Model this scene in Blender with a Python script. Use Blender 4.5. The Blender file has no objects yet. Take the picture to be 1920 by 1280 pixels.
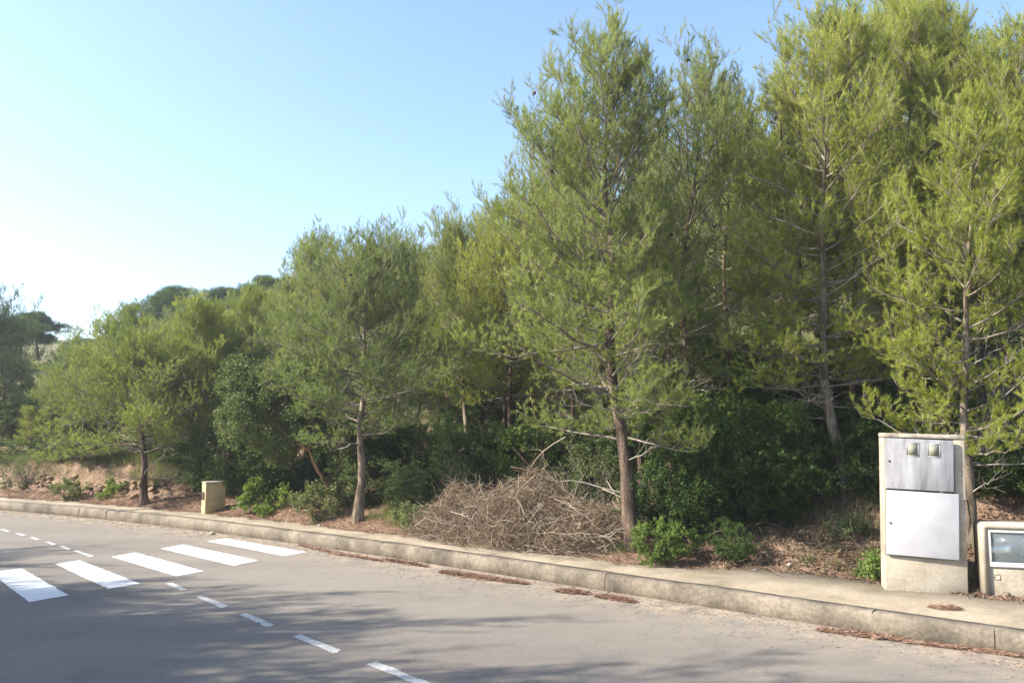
import bpy, math, random
import numpy as np
from mathutils import Vector, Matrix

sc = bpy.context.scene
C = sc.collection
R = math.radians
rng = np.random.default_rng(7)
random.seed(7)

# ------------------------------------------------------------------ camera
F, HZ, EYE = 1536.0, 800.0, 1.9
PITCH = math.atan((HZ - 640) / F)
cam = bpy.data.objects.new('camera', bpy.data.cameras.new('camera'))
C.objects.link(cam)
cam.location = (0, 0, EYE)
cam.rotation_euler = (math.pi / 2 + PITCH, 0, 0)
cam.data.sensor_width = 36
cam.data.lens = 36 * F / 1920
cam.data.clip_start = 0.1
cam.data.clip_end = 3000
sc.camera = cam

# ------------------------------------------------------------------ light
SUN_AZ, SUN_EL = R(-99), R(35)          # azimuth clockwise from +Y
w = bpy.data.worlds.new('World')
sc.world = w
w.use_nodes = True
nt = w.node_tree
bg = nt.nodes['Background']
sky = nt.nodes.new('ShaderNodeTexSky')
sky.sky_type = 'NISHITA'
sky.sun_disc = False
sky.sun_elevation = SUN_EL
sky.sun_rotation = SUN_AZ % (2 * math.pi)
sky.air_density = 1.0
sky.dust_density = 1.3
sky.ozone_density = 3.4
nt.links.new(sky.outputs[0], bg.inputs[0])
bg.inputs[1].default_value = 0.10
sl = bpy.data.lights.new('sun', 'SUN')
sl.energy = 4.0
sl.angle = R(0.6)
sl.color = (1.0, 0.94, 0.84)
sun = bpy.data.objects.new('sun', sl)
C.objects.link(sun)
sdir = Vector((math.sin(SUN_AZ) * math.cos(SUN_EL), math.cos(SUN_AZ) * math.cos(SUN_EL), math.sin(SUN_EL)))
sun.rotation_euler = sdir.to_track_quat('Z', 'Y').to_euler()
sc.view_settings.view_transform = 'Standard'
sc.view_settings.look = 'None'
sc.view_settings.gamma = 1
sc.view_settings.use_curve_mapping = False
sc.view_settings.exposure = 1.88
sc.cycles.use_denoising = True
sc.cycles.max_bounces = 8
sc.cycles.transparent_max_bounces = 8


# ------------------------------------------------------------------ materials
def nodes(name):
    m = bpy.data.materials.new(name)
    m.use_nodes = True
    t = m.node_tree
    return m, t, t.nodes['Principled BSDF'], t.nodes['Material Output']


def ramp(t, fac, stops):
    r = t.nodes.new('ShaderNodeValToRGB')
    e = r.color_ramp.elements
    while len(e) < len(stops):
        e.new(0.5)
    for i, (p, c) in enumerate(stops):
        e[i].position = p
        e[i].color = (c[0], c[1], c[2], 1)
    t.links.new(fac, r.inputs[0])
    return r.outputs[0]


def noise(t, scale, detail=4, rough=0.55, coord='Object', stretch=None):
    tc = t.nodes.new('ShaderNodeTexCoord')
    o = tc.outputs[coord]
    if stretch:
        mp = t.nodes.new('ShaderNodeMapping')
        mp.inputs['Scale'].default_value = stretch[:3]
        if len(stretch) > 3:
            mp.inputs['Rotation'].default_value = (0, 0, stretch[3])
        t.links.new(o, mp.inputs[0])
        o = mp.outputs[0]
    n = t.nodes.new('ShaderNodeTexNoise')
    n.inputs['Scale'].default_value = scale
    n.inputs['Detail'].default_value = detail
    n.inputs['Roughness'].default_value = rough
    t.links.new(o, n.inputs['Vector'])
    return n.outputs[0]


def mixc(t, fac, a, b, mode='MIX'):
    m = t.nodes.new('ShaderNodeMix')
    m.data_type = 'RGBA'
    m.blend_type = mode
    for s, v in ((m.inputs[0], fac), (m.inputs[6], a), (m.inputs[7], b)):
        if hasattr(v, 'is_linked'):
            t.links.new(v, s)
        elif isinstance(v, (int, float)):
            s.default_value = v
        else:
            s.default_value = (v[0], v[1], v[2], 1)
    return m.outputs[2]


def bump(t, b, h, strength, dist=0.02):
    n = t.nodes.new('ShaderNodeBump')
    n.inputs['Strength'].default_value = strength
    n.inputs['Distance'].default_value = dist
    t.links.new(h, n.inputs['Height'])
    t.links.new(n.outputs[0], b.inputs['Normal'])


def rough_mat(name, stops, scale, rough=0.9, fine=60, fine_amt=0.35, bmp=0.4, dist=0.01, stretch=None, spec=0.3):
    m, t, b, o = nodes(name)
    c = ramp(t, noise(t, scale, 6, 0.6, stretch=stretch), stops)
    f = ramp(t, noise(t, fine, 3, 0.7), [(0.3, (0.55, 0.55, 0.55)), (0.7, (1.25, 1.25, 1.25))])
    c = mixc(t, fine_amt, c, mixc(t, 1.0, c, f, 'MULTIPLY'))
    t.links.new(c, b.inputs['Base Color'])
    b.inputs['Roughness'].default_value = rough
    b.inputs['Specular IOR Level'].default_value = spec
    bump(t, b, noise(t, fine, 4, 0.7), bmp, dist)
    return m


def tint_mat(name, stops, rough=0.55, transl=0.35, spec=0.3, tcol=(1.15, 1.2, 0.5)):
    """leaf or twig whose own colour comes from the per-leaf 'tint'"""
    m, t, b, o = nodes(name)
    a = t.nodes.new('ShaderNodeAttribute')
    a.attribute_name = 'tint'
    oi = t.nodes.new('ShaderNodeObjectInfo')
    mr = t.nodes.new('ShaderNodeMath')
    mr.operation = 'MULTIPLY_ADD'
    t.links.new(oi.outputs['Random'], mr.inputs[0])
    mr.inputs[1].default_value = 0.16
    mr.inputs[2].default_value = -0.08
    ad = t.nodes.new('ShaderNodeMath')
    ad.operation = 'ADD'
    t.links.new(a.outputs['Fac'], ad.inputs[0])
    t.links.new(mr.outputs[0], ad.inputs[1])
    c = ramp(t, ad.outputs[0], stops)
    t.links.new(c, b.inputs['Base Color'])
    b.inputs['Roughness'].default_value = rough
    b.inputs['Specular IOR Level'].default_value = spec
    if transl > 0:
        tr = t.nodes.new('ShaderNodeBsdfTranslucent')
        t.links.new(mixc(t, 1.0, c, tcol, 'MULTIPLY'), tr.inputs[0])
        mx = t.nodes.new('ShaderNodeMixShader')
        mx.inputs[0].default_value = transl
        t.links.new(b.outputs[0], mx.inputs[1])
        t.links.new(tr.outputs[0], mx.inputs[2])
        t.links.new(mx.outputs[0], o.inputs['Surface'])
    return m


def needle_mat(name, dark, mid, light):
    return tint_mat(name, [(0.0, dark), (0.45, mid), (0.8, light), (0.93, (0.30, 0.25, 0.12))],
                    rough=0.55, transl=0.45, spec=0.25)


M = {}
M['needle_yellow'] = needle_mat('needles_yellow_green', (0.155, 0.185, 0.028), (0.28, 0.315, 0.055), (0.41, 0.43, 0.10))
M['needle_green'] = needle_mat('needles_green', (0.10, 0.14, 0.034), (0.21, 0.255, 0.07), (0.33, 0.37, 0.125))
M['needle_blue'] = needle_mat('needles_dull_green', (0.072, 0.112, 0.035), (0.155, 0.205, 0.07), (0.25, 0.305, 0.12))
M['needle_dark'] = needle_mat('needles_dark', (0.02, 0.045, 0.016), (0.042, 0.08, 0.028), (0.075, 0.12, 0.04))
M['leaf_dark'] = tint_mat('leaves_dark_glossy', [(0, (0.022, 0.042, 0.010)), (0.5, (0.055, 0.095, 0.02)), (0.85, (0.11, 0.16, 0.032)), (1, (0.20, 0.19, 0.06))], 0.6, 0.3, 0.25)
M['leaf_bright'] = tint_mat('leaves_bright', [(0, (0.055, 0.095, 0.02)), (0.5, (0.115, 0.17, 0.035)), (1, (0.21, 0.27, 0.07))], 0.6, 0.4, 0.25)
M['leaf_grey'] = tint_mat('leaves_grey_green', [(0, (0.05, 0.07, 0.028)), (0.5, (0.11, 0.14, 0.055)), (1, (0.20, 0.22, 0.10))], 0.75, 0.3, 0.12)
M['grass'] = tint_mat('grass_mixed', [(0, (0.05, 0.09, 0.02)), (0.5, (0.12, 0.16, 0.045)), (1, (0.28, 0.24, 0.12))], 0.7, 0.3)
M['dead'] = tint_mat('dead_needles', [(0, (0.06, 0.037, 0.022)), (0.5, (0.20, 0.13, 0.08)), (1, (0.38, 0.28, 0.19))], 0.85, 0.1)
M['litter'] = tint_mat('fallen_needles', [(0, (0.11, 0.06, 0.037)), (0.5, (0.24, 0.14, 0.095)), (1, (0.42, 0.30, 0.21))], 0.85, 0.1)
M['twig'] = tint_mat('dry_twigs', [(0, (0.07, 0.05, 0.032)), (0.5, (0.22, 0.165, 0.11)), (1, (0.48, 0.41, 0.32))], 0.85, 0)
M['bark'] = rough_mat('pine_bark', [(0.36, (0.032, 0.02, 0.013)), (0.5, (0.105, 0.070, 0.048)), (0.64, (0.24, 0.175, 0.125))], 9, fine=45, fine_amt=0.9, bmp=1.0, dist=0.03, stretch=(1, 1, 0.22))
M['bark_pale'] = rough_mat('pale_bark', [(0.36, (0.055, 0.040, 0.027)), (0.5, (0.155, 0.12, 0.083)), (0.64, (0.31, 0.255, 0.19))], 9, fine=45, fine_amt=0.7, bmp=0.7, dist=0.02, stretch=(1, 1, 0.25))
M['limb'] = rough_mat('limb_bark', [(0.3, (0.10, 0.08, 0.06)), (0.6, (0.24, 0.20, 0.16)), (0.8, (0.36, 0.31, 0.26))], 7, fine=50, fine_amt=0.5, bmp=0.4)
M['dead_limb'] = rough_mat('dead_limb_bark', [(0.3, (0.17, 0.145, 0.115)), (0.6, (0.34, 0.30, 0.25)), (0.8, (0.45, 0.41, 0.36))], 7, fine=50, fine_amt=0.4, bmp=0.3)
M['bark_orange'] = rough_mat('orange_bark', [(0.3, (0.20, 0.10, 0.045)), (0.6, (0.42, 0.24, 0.12)), (0.8, (0.5, 0.33, 0.2))], 7, fine=40, fine_amt=0.6)
M['stone'] = rough_mat('orange_limestone', [(0.3, (0.20, 0.12, 0.07)), (0.5, (0.34, 0.24, 0.15)), (0.7, (0.44, 0.36, 0.27))], 5, fine=25, fine_amt=0.6, bmp=0.8, dist=0.03)
M['paint'] = None


def ground_material():
    m, t, b, o = nodes('soil_and_needle_litter')
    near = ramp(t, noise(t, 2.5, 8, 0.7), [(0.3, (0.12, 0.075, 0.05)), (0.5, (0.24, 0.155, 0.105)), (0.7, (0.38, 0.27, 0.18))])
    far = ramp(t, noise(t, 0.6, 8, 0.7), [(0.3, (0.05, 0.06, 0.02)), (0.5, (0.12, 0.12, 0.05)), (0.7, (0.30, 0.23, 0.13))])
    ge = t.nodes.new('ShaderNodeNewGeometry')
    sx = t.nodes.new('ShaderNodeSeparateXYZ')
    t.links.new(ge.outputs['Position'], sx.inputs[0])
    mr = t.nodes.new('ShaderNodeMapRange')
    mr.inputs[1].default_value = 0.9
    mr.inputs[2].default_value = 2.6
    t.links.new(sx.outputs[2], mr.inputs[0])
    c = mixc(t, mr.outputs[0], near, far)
    f = ramp(t, noise(t, 45, 4, 0.8), [(0.3, (0.5, 0.5, 0.5)), (0.7, (1.35, 1.35, 1.35))])
    c = mixc(t, 0.8, c, mixc(t, 1.0, c, f, 'MULTIPLY'))
    t.links.new(c, b.inputs['Base Color'])
    b.inputs['Roughness'].default_value = 0.95
    b.inputs['Specular IOR Level'].default_value = 0.15
    bump(t, b, noise(t, 30, 6, 0.8), 0.9, 0.04)
    return m


def asphalt_material():
    m, t, b, o = nodes('worn_asphalt')
    c = ramp(t, noise(t, 0.35, 5, 0.6, stretch=(0.5, 2.2, 1, R(40))), [(0.35, (0.145, 0.128, 0.110)), (0.65, (0.205, 0.181, 0.153))])
    f = ramp(t, noise(t, 160, 2, 0.8), [(0.3, (0.72, 0.72, 0.72)), (0.7, (1.2, 1.2, 1.2))])
    c = mixc(t, 0.8, c, mixc(t, 1.0, c, f, 'MULTIPLY'))
    # pale dust along the kerb: attribute written on the road mesh
    a = t.nodes.new('ShaderNodeAttribute')
    a.attribute_name = 'dust'
    mm = t.nodes.new('ShaderNodeMath')
    mm.operation = 'MULTIPLY'
    t.links.new(a.outputs['Fac'], mm.inputs[0])
    t.links.new(ramp(t, noise(t, 3.0, 6, 0.7), [(0.35, (0, 0, 0)), (0.62, (1, 1, 1))]), mm.inputs[1])
    c = mixc(t, mm.outputs[0], c, (0.30, 0.245, 0.18))
    f2 = ramp(t, noise(t, 22, 5, 0.75), [(0.3, (0.84, 0.84, 0.84)), (0.7, (1.12, 1.12, 1.12))])
    c = mixc(t, 1.0, c, f2, 'MULTIPLY')
    st = ramp(t, noise(t, 1.3, 8, 0.75), [(0.56, (1, 1, 1)), (0.72, (0.86, 0.85, 0.84))])
    c = mixc(t, 1.0, c, st, 'MULTIPLY')
    # hairline cracks
    tc = t.nodes.new('ShaderNodeTexCoord')
    v = t.nodes.new('ShaderNodeTexVoronoi')
    v.feature = 'DISTANCE_TO_EDGE'
    v.inputs['Scale'].default_value = 0.42
    nz = t.nodes.new('ShaderNodeTexNoise')
    nz.inputs['Scale'].default_value = 2.0
    nz.inputs['Detail'].default_value = 6
    t.links.new(tc.outputs['Object'], nz.inputs['Vector'])
    vm = t.nodes.new('ShaderNodeVectorMath')
    vm.operation = 'MULTIPLY_ADD'
    vm.inputs[1].default_value = (0.9, 0.9, 0.9)
    t.links.new(nz.outputs['Color'], vm.inputs[0])
    t.links.new(tc.outputs['Object'], vm.inputs[2])
    t.links.new(vm.outputs[0], v.inputs['Vector'])
    cr = ramp(t, v.outputs['Distance'], [(0.0, (0.72, 0.71, 0.70)), (0.009, (1, 1, 1))])
    c = mixc(t, 0.45, c, mixc(t, 1.0, c, cr, 'MULTIPLY'))
    t.links.new(c, b.inputs['Base Color'])
    b.inputs['Roughness'].default_value = 0.85
    b.inputs['Specular IOR Level'].default_value = 0.3
    bump(t, b, noise(t, 160, 3, 0.8), 0.5, 0.006)
    return m


def paint_material():
    m, t, b, o = nodes('road_paint')
    c = ramp(t, noise(t, 22, 6, 0.85), [(0.32, (0.25, 0.235, 0.21)), (0.42, (0.52, 0.51, 0.48)), (0.6, (0.70, 0.69, 0.66))])
    t.links.new(c, b.inputs['Base Color'])
    b.inputs['Roughness'].default_value = 0.6
    return m


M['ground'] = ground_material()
M['asphalt'] = asphalt_material()
M['paint'] = paint_material()
m, t, b, o = nodes('worn_shaded_lane_paint')
t.links.new(ramp(t, noise(t, 26, 6, 0.85), [(0.36, (0.20, 0.19, 0.17)), (0.52, (0.42, 0.41, 0.39)), (0.66, (0.58, 0.57, 0.55))]), b.inputs['Base Color'])
M['paint_worn_shaded'] = m  # greyer than the bars: wear, plus the shade on the dashes put into the colour
M['pavement'] = rough_mat('dusty_concrete_pavement', [(0.28, (0.11, 0.088, 0.06)), (0.5, (0.20, 0.165, 0.118)), (0.72, (0.26, 0.22, 0.16))], 1.6, fine=30, fine_amt=0.55, bmp=0.5)
M['kerb'] = rough_mat('stained_kerb_concrete', [(0.30, (0.075, 0.06, 0.044)), (0.5, (0.155, 0.128, 0.095)), (0.70, (0.24, 0.20, 0.15))], 2.2, fine=26, fine_amt=0.75, bmp=0.7)
M['cream'] = rough_mat('cream_cabinet_concrete', [(0.28, (0.20, 0.17, 0.12)), (0.45, (0.33, 0.28, 0.21)), (0.7, (0.42, 0.37, 0.29))], 3.5, fine=40, fine_amt=0.5, bmp=0.35)
M['cap'] = rough_mat('weathered_cabinet_top', [(0.35, (0.20, 0.17, 0.13)), (0.6, (0.45, 0.40, 0.31))], 9, fine=50, fine_amt=0.6)
M['door_dirty'] = rough_mat('streaked_grey_door', [(0.34, (0.165, 0.16, 0.16)), (0.5, (0.26, 0.255, 0.26)), (0.66, (0.37, 0.365, 0.37))], 5, rough=0.85, fine=60, fine_amt=0.3, bmp=0.05, stretch=(1.3, 1.3, 0.28))
M['door_white'] = rough_mat('pale_grey_door', [(0.35, (0.34, 0.335, 0.34)), (0.6, (0.42, 0.415, 0.42))], 2.5, rough=0.8, fine=50, fine_amt=0.12, bmp=0.03)
M['frame_white'] = rough_mat('white_window_frame', [(0.3, (0.38, 0.36, 0.33)), (0.6, (0.52, 0.50, 0.46))], 6, rough=0.5, fine=40, fine_amt=0.2, bmp=0.05)
M['yellow'] = rough_mat('yellow_box', [(0.3, (0.34, 0.25, 0.12)), (0.6, (0.46, 0.355, 0.185))], 5, fine=40, fine_amt=0.3, bmp=0.2)
M['black'] = rough_mat('black_metal', [(0.3, (0.02, 0.02, 0.02)), (0.7, (0.05, 0.045, 0.04))], 5, rough=0.5)
M['void'] = rough_mat('cabinet_inside', [(0.3, (0.10, 0.095, 0.085)), (0.7, (0.17, 0.16, 0.14))], 5)
M['meter'] = rough_mat('meter_plastic', [(0.3, (0.16, 0.16, 0.16)), (0.7, (0.30, 0.30, 0.29))], 8, rough=0.4)
M['copper'] = rough_mat('pipe_metal', [(0.3, (0.35, 0.33, 0.30)), (0.7, (0.5, 0.48, 0.44))], 8, rough=0.4)
M['litterpaper'] = rough_mat('white_paper', [(0.3, (0.6, 0.6, 0.58)), (0.7, (0.75, 0.75, 0.72))], 8)
m, t, b, o = nodes('olive_window_pane')
b.inputs['Base Color'].default_value = (0.19, 0.19, 0.135, 1)
b.inputs['Roughness'].default_value = 0.6
M['olive'] = m
m, t, b, o = nodes('window_glass')
b.inputs['Base Color'].default_value = (0.75, 0.85, 0.88, 1)
b.inputs['Roughness'].default_value = 0.04
b.inputs['Transmission Weight'].default_value = 0.92
b.inputs['IOR'].default_value = 1.35
M['glass'] = m


# ------------------------------------------------------------------ mesh helpers
class Buf:
    def __init__(s):
        s.v, s.f3, s.f4, s.a, s.n = [], [], [], [], 0

    def add(s, v, f3=None, f4=None, a=0.5):
        v = np.asarray(v, np.float32).reshape(-1, 3)
        if f3 is not None and len(f3):
            s.f3.append(np.asarray(f3, np.int32).reshape(-1, 3) + s.n)
        if f4 is not None and len(f4):
            s.f4.append(np.asarray(f4, np.int32).reshape(-1, 4) + s.n)
        s.v.append(v)
        aa = np.empty(len(v), np.float32)
        aa[:] = a
        s.a.append(aa)
        s.n += len(v)

    def mesh(s, name, mat, smooth=False, attr='tint'):
        v = np.concatenate(s.v)
        f3 = np.concatenate(s.f3) if s.f3 else np.zeros((0, 3), np.int32)
        f4 = np.concatenate(s.f4) if s.f4 else np.zeros((0, 4), np.int32)
        me = bpy.data.meshes.new(name)
        me.vertices.add(len(v))
        me.vertices.foreach_set('co', v.ravel())
        idx = np.concatenate([f3.ravel(), f4.ravel()])
        me.loops.add(len(idx))
        me.loops.foreach_set('vertex_index', idx)
        st = np.concatenate([np.arange(len(f3)) * 3, len(f3) * 3 + np.arange(len(f4)) * 4]).astype(np.int32)
        me.polygons.add(len(st))
        me.polygons.foreach_set('loop_start', st)
        me.update(calc_edges=True)
        at = me.attributes.new(attr, 'FLOAT', 'POINT')
        at.data.foreach_set('value', np.concatenate(s.a))
        if smooth:
            me.polygons.foreach_set('use_smooth', np.ones(len(st), bool))
        me.materials.append(mat)
        me.validate()
        return me

    def obj(s, name, mat, parent=None, smooth=False, **kw):
        return link(name, s.mesh(name, mat, smooth, **kw), parent)


def link(name, data, parent=None):
    o = bpy.data.objects.new(name, data)
    C.objects.link(o)
    if parent is not None:
        o.parent = parent
    return o


def tag(o, label, cat, group=None):
    o['label'] = label
    o['category'] = cat
    if group:
        o['group'] = group
    elif 'group' in o:
        del o['group']
    return o


def thing(name, label, cat, loc=(0, 0, 0), rz=0, group=None):
    o = link(name, None)
    o.location = loc
    o.rotation_euler = (0, 0, rz)
    return tag(o, label, cat, group)


def copy_tree(o, parent=None):
    c = o.copy()
    C.objects.link(c)
    c.parent = parent
    for ch in list(o.children):
        copy_tree(ch, c)
    return c


def unit(v):
    return v / np.maximum(np.linalg.norm(v, axis=-1, keepdims=True), 1e-9)


def perp(d, rnd):
    p = rnd.normal(size=d.shape)
    p -= (p * d).sum(-1, keepdims=True) * d
    return unit(p)


def tubes(buf, P, Rad, sides=4, a=0.5, cap=False):
    """P (n,k,3), Rad (n,k): n tubes of k rings"""
    P = np.asarray(P, np.float64)
    Rad = np.asarray(Rad, np.float64)
    n, k = P.shape[:2]
    T = np.empty_like(P)
    T[:, 1:-1] = P[:, 2:] - P[:, :-2]
    T[:, 0] = P[:, 1] - P[:, 0]
    T[:, -1] = P[:, -1] - P[:, -2]
    T = unit(T)
    ref = np.zeros_like(T)
    m = np.abs(unit(P[:, -1] - P[:, 0])[:, 2]) < 0.8
    ref[m] = (0, 0, 1)
    ref[~m] = (1, 0, 0)
    U = unit(np.cross(ref, T))
    V = np.cross(T, U)
    ang = np.arange(sides) / sides * 2 * math.pi
    ring = P[:, :, None, :] + Rad[:, :, None, None] * (np.cos(ang)[None, None, :, None] * U[:, :, None, :] + np.sin(ang)[None, None, :, None] * V[:, :, None, :])
    base = (np.arange(n) * k * sides)[:, None, None]
    i = (np.arange(k - 1) * sides)[None, :, None]
    j = np.arange(sides)[None, None, :]
    j2 = (j + 1) % sides
    f = np.stack([base + i + j, base + i + j2, base + i + sides + j2, base + i + sides + j], -1)
    aa = a if np.isscalar(a) else np.repeat(np.asarray(a), k * sides)
    buf.add(ring.reshape(-1, 3), f4=f.reshape(-1, 4), a=aa)


def slivers(buf, B, D, L, W, rnd, a=0.5, side=None):
    n = len(B)
    S = perp(D, rnd) if side is None else side
    L = np.broadcast_to(np.asarray(L, float), (n,))[:, None]
    W = np.broadcast_to(np.asarray(W, float), (n,))[:, None]
    v = np.stack([B - S * W / 2, B + S * W / 2, B + D * L], 1)
    aa = a if np.isscalar(a) else np.repeat(a, 3)
    buf.add(v.reshape(-1, 3), f3=np.arange(n * 3).reshape(-1, 3), a=aa)


def leaves(buf, Cn, L, W, rnd, a=0.5, up=0.35):
    """pointed leaves, each one folded quad"""
    n = len(Cn)
    D = unit(rnd.normal(size=(n, 3)) + np.array([0, 0, 0.1]))
    N = unit(rnd.normal(size=(n, 3)) * 0.8 + np.array([-0.25, -0.2, up]))
    S = unit(np.cross(D, N))
    D = unit(np.cross(N, S))
    L = np.broadcast_to(np.asarray(L, float), (n,))[:, None]
    W = np.broadcast_to(np.asarray(W, float), (n,))[:, None]
    v = np.stack([Cn - D * L / 2, Cn + S * W / 2 + N * W * .12, Cn + D * L / 2, Cn - S * W / 2 + N * W * .12], 1)
    aa = a if np.isscalar(a) else np.repeat(a, 4)
    buf.add(v.reshape(-1, 3), f4=np.arange(n * 4).reshape(-1, 4), a=aa)


def box(buf, x0, x1, y0, y1, z0, z1, a=0.5):
    v = [(x, y, z) for z in (z0, z1) for y in (y0, y1) for x in (x0, x1)]
    buf.add(v, f4=[(0, 2, 3, 1), (4, 5, 7, 6), (0, 1, 5, 4), (2, 6, 7, 3), (0, 4, 6, 2), (1, 3, 7, 5)], a=a)


def bevel(o, wd=0.006, seg=2):
    md = o.modifiers.new('bevel', 'BEVEL')
    md.width = wd
    md.segments = seg
    md.limit_method = 'ANGLE'
    return o


# smooth value noise in 2D for terrain
_pt = rng.random((256, 256))


def vnoise(x, y, s):
    x = np.asarray(x) * s + 1000.3
    y = np.asarray(y) * s + 1000.7
    xi, yi = np.floor(x).astype(int), np.floor(y).astype(int)
    fx, fy = x - xi, y - yi
    fx, fy = fx * fx * (3 - 2 * fx), fy * fy * (3 - 2 * fy)
    g = lambda i, j: _pt[i % 256, j % 256]
    return ((g(xi, yi) * (1 - fx) + g(xi + 1, yi) * fx) * (1 - fy) + (g(xi, yi + 1) * (1 - fx) + g(xi + 1, yi + 1) * fx) * fy) * 2 - 1


def sstep(a, b, x):
    t = np.clip((x - a) / (b - a), 0, 1)
    return t * t * (3 - 2 * t)


# ------------------------------------------------------------------ kerb curve
kp = [(1920, 1222), (1800, 1212), (1680, 1198), (1540, 1178), (1400, 1155), (1250, 1129), (1100, 1100), (975, 1078), (850, 1055),
      (725, 1042), (600, 1030), (500, 1014), (400, 1000), (300, 986), (200, 972), (100, 963), (0, 957)]


def ray(u, v):
    c, s = math.cos(PITCH), math.sin(PITCH)
    a, b2 = (u - 960) / F, (640 - v) / F
    return np.array([a, c - b2 * s, s + b2 * c])


def flat(u, v, z=0.0):
    r = ray(u, v)
    k = (z - EYE) / r[2]
    return np.array([r[0] * k, r[1] * k])


K = np.array([flat(u, v) for u, v in kp])
kd = (K[-1] - K[0]) / np.linalg.norm(K[-1] - K[0])
kn = np.array([kd[1], -kd[0]])
ka, kb = (K - K[0]) @ kd, (K - K[0]) @ kn
kc = np.polyfit(ka, kb, 4)
core = np.linspace(-0.8, ka[-1] + 0.5, 240)
CP = K[0] + core[:, None] * kd + np.polyval(kc, core)[:, None] * kn
t0 = unit(CP[0] - CP[4])
t1 = unit(CP[-1] - CP[-5])
pre = CP[0] + t0 * np.concatenate([np.arange(60, 8, -4), np.arange(8, 0, -0.4)])[:, None]
post = [CP[-1]]
ang = math.atan2(t1[1], t1[0])
for i in range(150):
    ang += R(0.42) if i < 90 else 0
    post.append(post[-1] + 0.6 * np.array([math.cos(ang), math.sin(ang)]))
KP = np.concatenate([pre, CP, np.array(post[1:])])
KT = np.concatenate([[0], np.cumsum(np.linalg.norm(np.diff(KP, axis=0), axis=1))])
KT -= KT[len(pre)]
td = np.gradient(KP, axis=0)
td = unit(td)
KN = np.stack([td[:, 1], -td[:, 0]], 1)


def kxy(t, s):
    """point at arc length t (0 near the right frame edge, growing leftwards) and s metres behind the kerb face"""
    t = np.asarray(t, float)
    s = np.asarray(s, float)
    x = np.interp(t, KT, KP[:, 0]) + s * np.interp(t, KT, KN[:, 0])
    y = np.interp(t, KT, KP[:, 1]) + s * np.interp(t, KT, KN[:, 1])
    return x, y


def kts(x, y):
    x = np.atleast_1d(np.asarray(x, float)).ravel()
    y = np.atleast_1d(np.asarray(y, float)).ravel()
    T = np.empty(len(x))
    S = np.empty(len(x))
    for i in range(0, len(x), 20000):
        xx, yy = x[i:i + 20000], y[i:i + 20000]
        d = (xx[:, None] - KP[None, :, 0]) ** 2 + (yy[:, None] - KP[None, :, 1]) ** 2
        j = d.argmin(1)
        dx, dy = xx - KP[j, 0], yy - KP[j, 1]
        S[i:i + 20000] = dx * KN[j, 0] + dy * KN[j, 1]
        far = np.sqrt(d[np.arange(len(j)), j])
        S[i:i + 20000] = np.where(far > np.abs(S[i:i + 20000]) * 1.3 + 1, np.sign(S[i:i + 20000]) * far, S[i:i + 20000])
        T[i:i + 20000] = KT[j] + dx * td[j, 0] + dy * td[j, 1]
    return T, S


KERB_H = 0.19
T_CAB = float(kts(*flat(1660, 1105, 0.19))[0][0])

T_BANK = float(kts(*flat(262, 945, 0.2))[0][0])


def gz(x, y):
    shp = np.shape(x)
    T, S = kts(x, y)
    x = np.ravel(x)
    y = np.ravel(y)
    edge = 0.74 + 0.28 * vnoise(T, T * 0, 0.9) + 0.14 * vnoise(T, T * 0 + 9, 3.1) + (T_CAB < 90) * 0.75 * sstep(T_CAB + 2.6, T_CAB + 1.2, T) - 0.26 * sstep(8.6, 10.2, T)
    z = -0.06 + 0.25 * sstep(0.15, 0.5, S) * 0.85
    z = np.where(S > 0.5, 0.152 + 0.2 * (S - edge) * sstep(0.5, 1.2, S), z)
    s1 = np.clip(S - 1.4, 0, None)
    cap = 0.16 * np.minimum(s1, 1.6) + 0.40 * np.clip(s1 - 1.6, 0, 34)
    z = np.where(S > 1.4, 0.152 + 0.2 * (1.4 - edge) + 0.12 * sstep(1.4, 2.2, S) * (edge > 1.3) + cap * (0.55 + 0.45 * sstep(60, 14, T)), z)
    wall = sstep(T_BANK - 1.2, T_BANK + 1.5, T) * sstep(1.35, 1.75, S) * 0.62
    z = z + wall
    z += np.where(S > 1.2, np.minimum(S - 1.2, 3) / 3 * (0.20 * vnoise(x, y, 0.45) + 0.06 * vnoise(x, y, 1.7)), 0)
    z += np.where(S > 0.6, 0.018 * vnoise(x, y, 5.0), 0)
    z += np.where(S > 8, 0.9 * vnoise(x, y, 0.09), 0)
    # near side of the road
    n = -S - 7.9
    z = np.where(n > 0, -0.06 + 0.12 * sstep(0, 0.8, n) + 0.05 * np.clip(n - 1, 0, 40), z)
    return z.reshape(shp) if shp else float(z[0])


_step = np.concatenate([np.arange(1.2, 24, 0.16), 24 * 1.025 ** np.arange(1, 140)])


def base(u, v):
    """world point where the sight line through a pixel meets the terrain"""
    r = ray(u, v)
    p = r[None, :] * _step[:, None]
    z = p[:, 2] + EYE
    g = np.maximum(gz(p[:, 0], p[:, 1]), 0)
    below = np.nonzero(z < g)[0]
    if len(below) == 0:
        return p[-1, 0], p[-1, 1], g[-1]
    i = below[0]
    a = _step[i - 1] if i else 1.0
    b3 = _step[i]
    for _ in range(12):
        mid = (a + b3) / 2
        q = r * mid
        if q[2] + EYE < max(gz(q[0], q[1]), 0):
            b3 = mid
        else:
            a = mid
    q = r * b3
    return q[0], q[1], max(gz(q[0], q[1]), 0)


def at(u, Y):
    """ground point at depth Y in the picture column u"""
    x = (u - 960) / F * Y
    return x, Y, max(gz(x, Y), 0)


def height_for(p, v):
    """height above p needed to reach picture row v"""
    k = p[1] / ray(960, v)[1]
    return EYE + ray(960, v)[2] * k - p[2]


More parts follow.
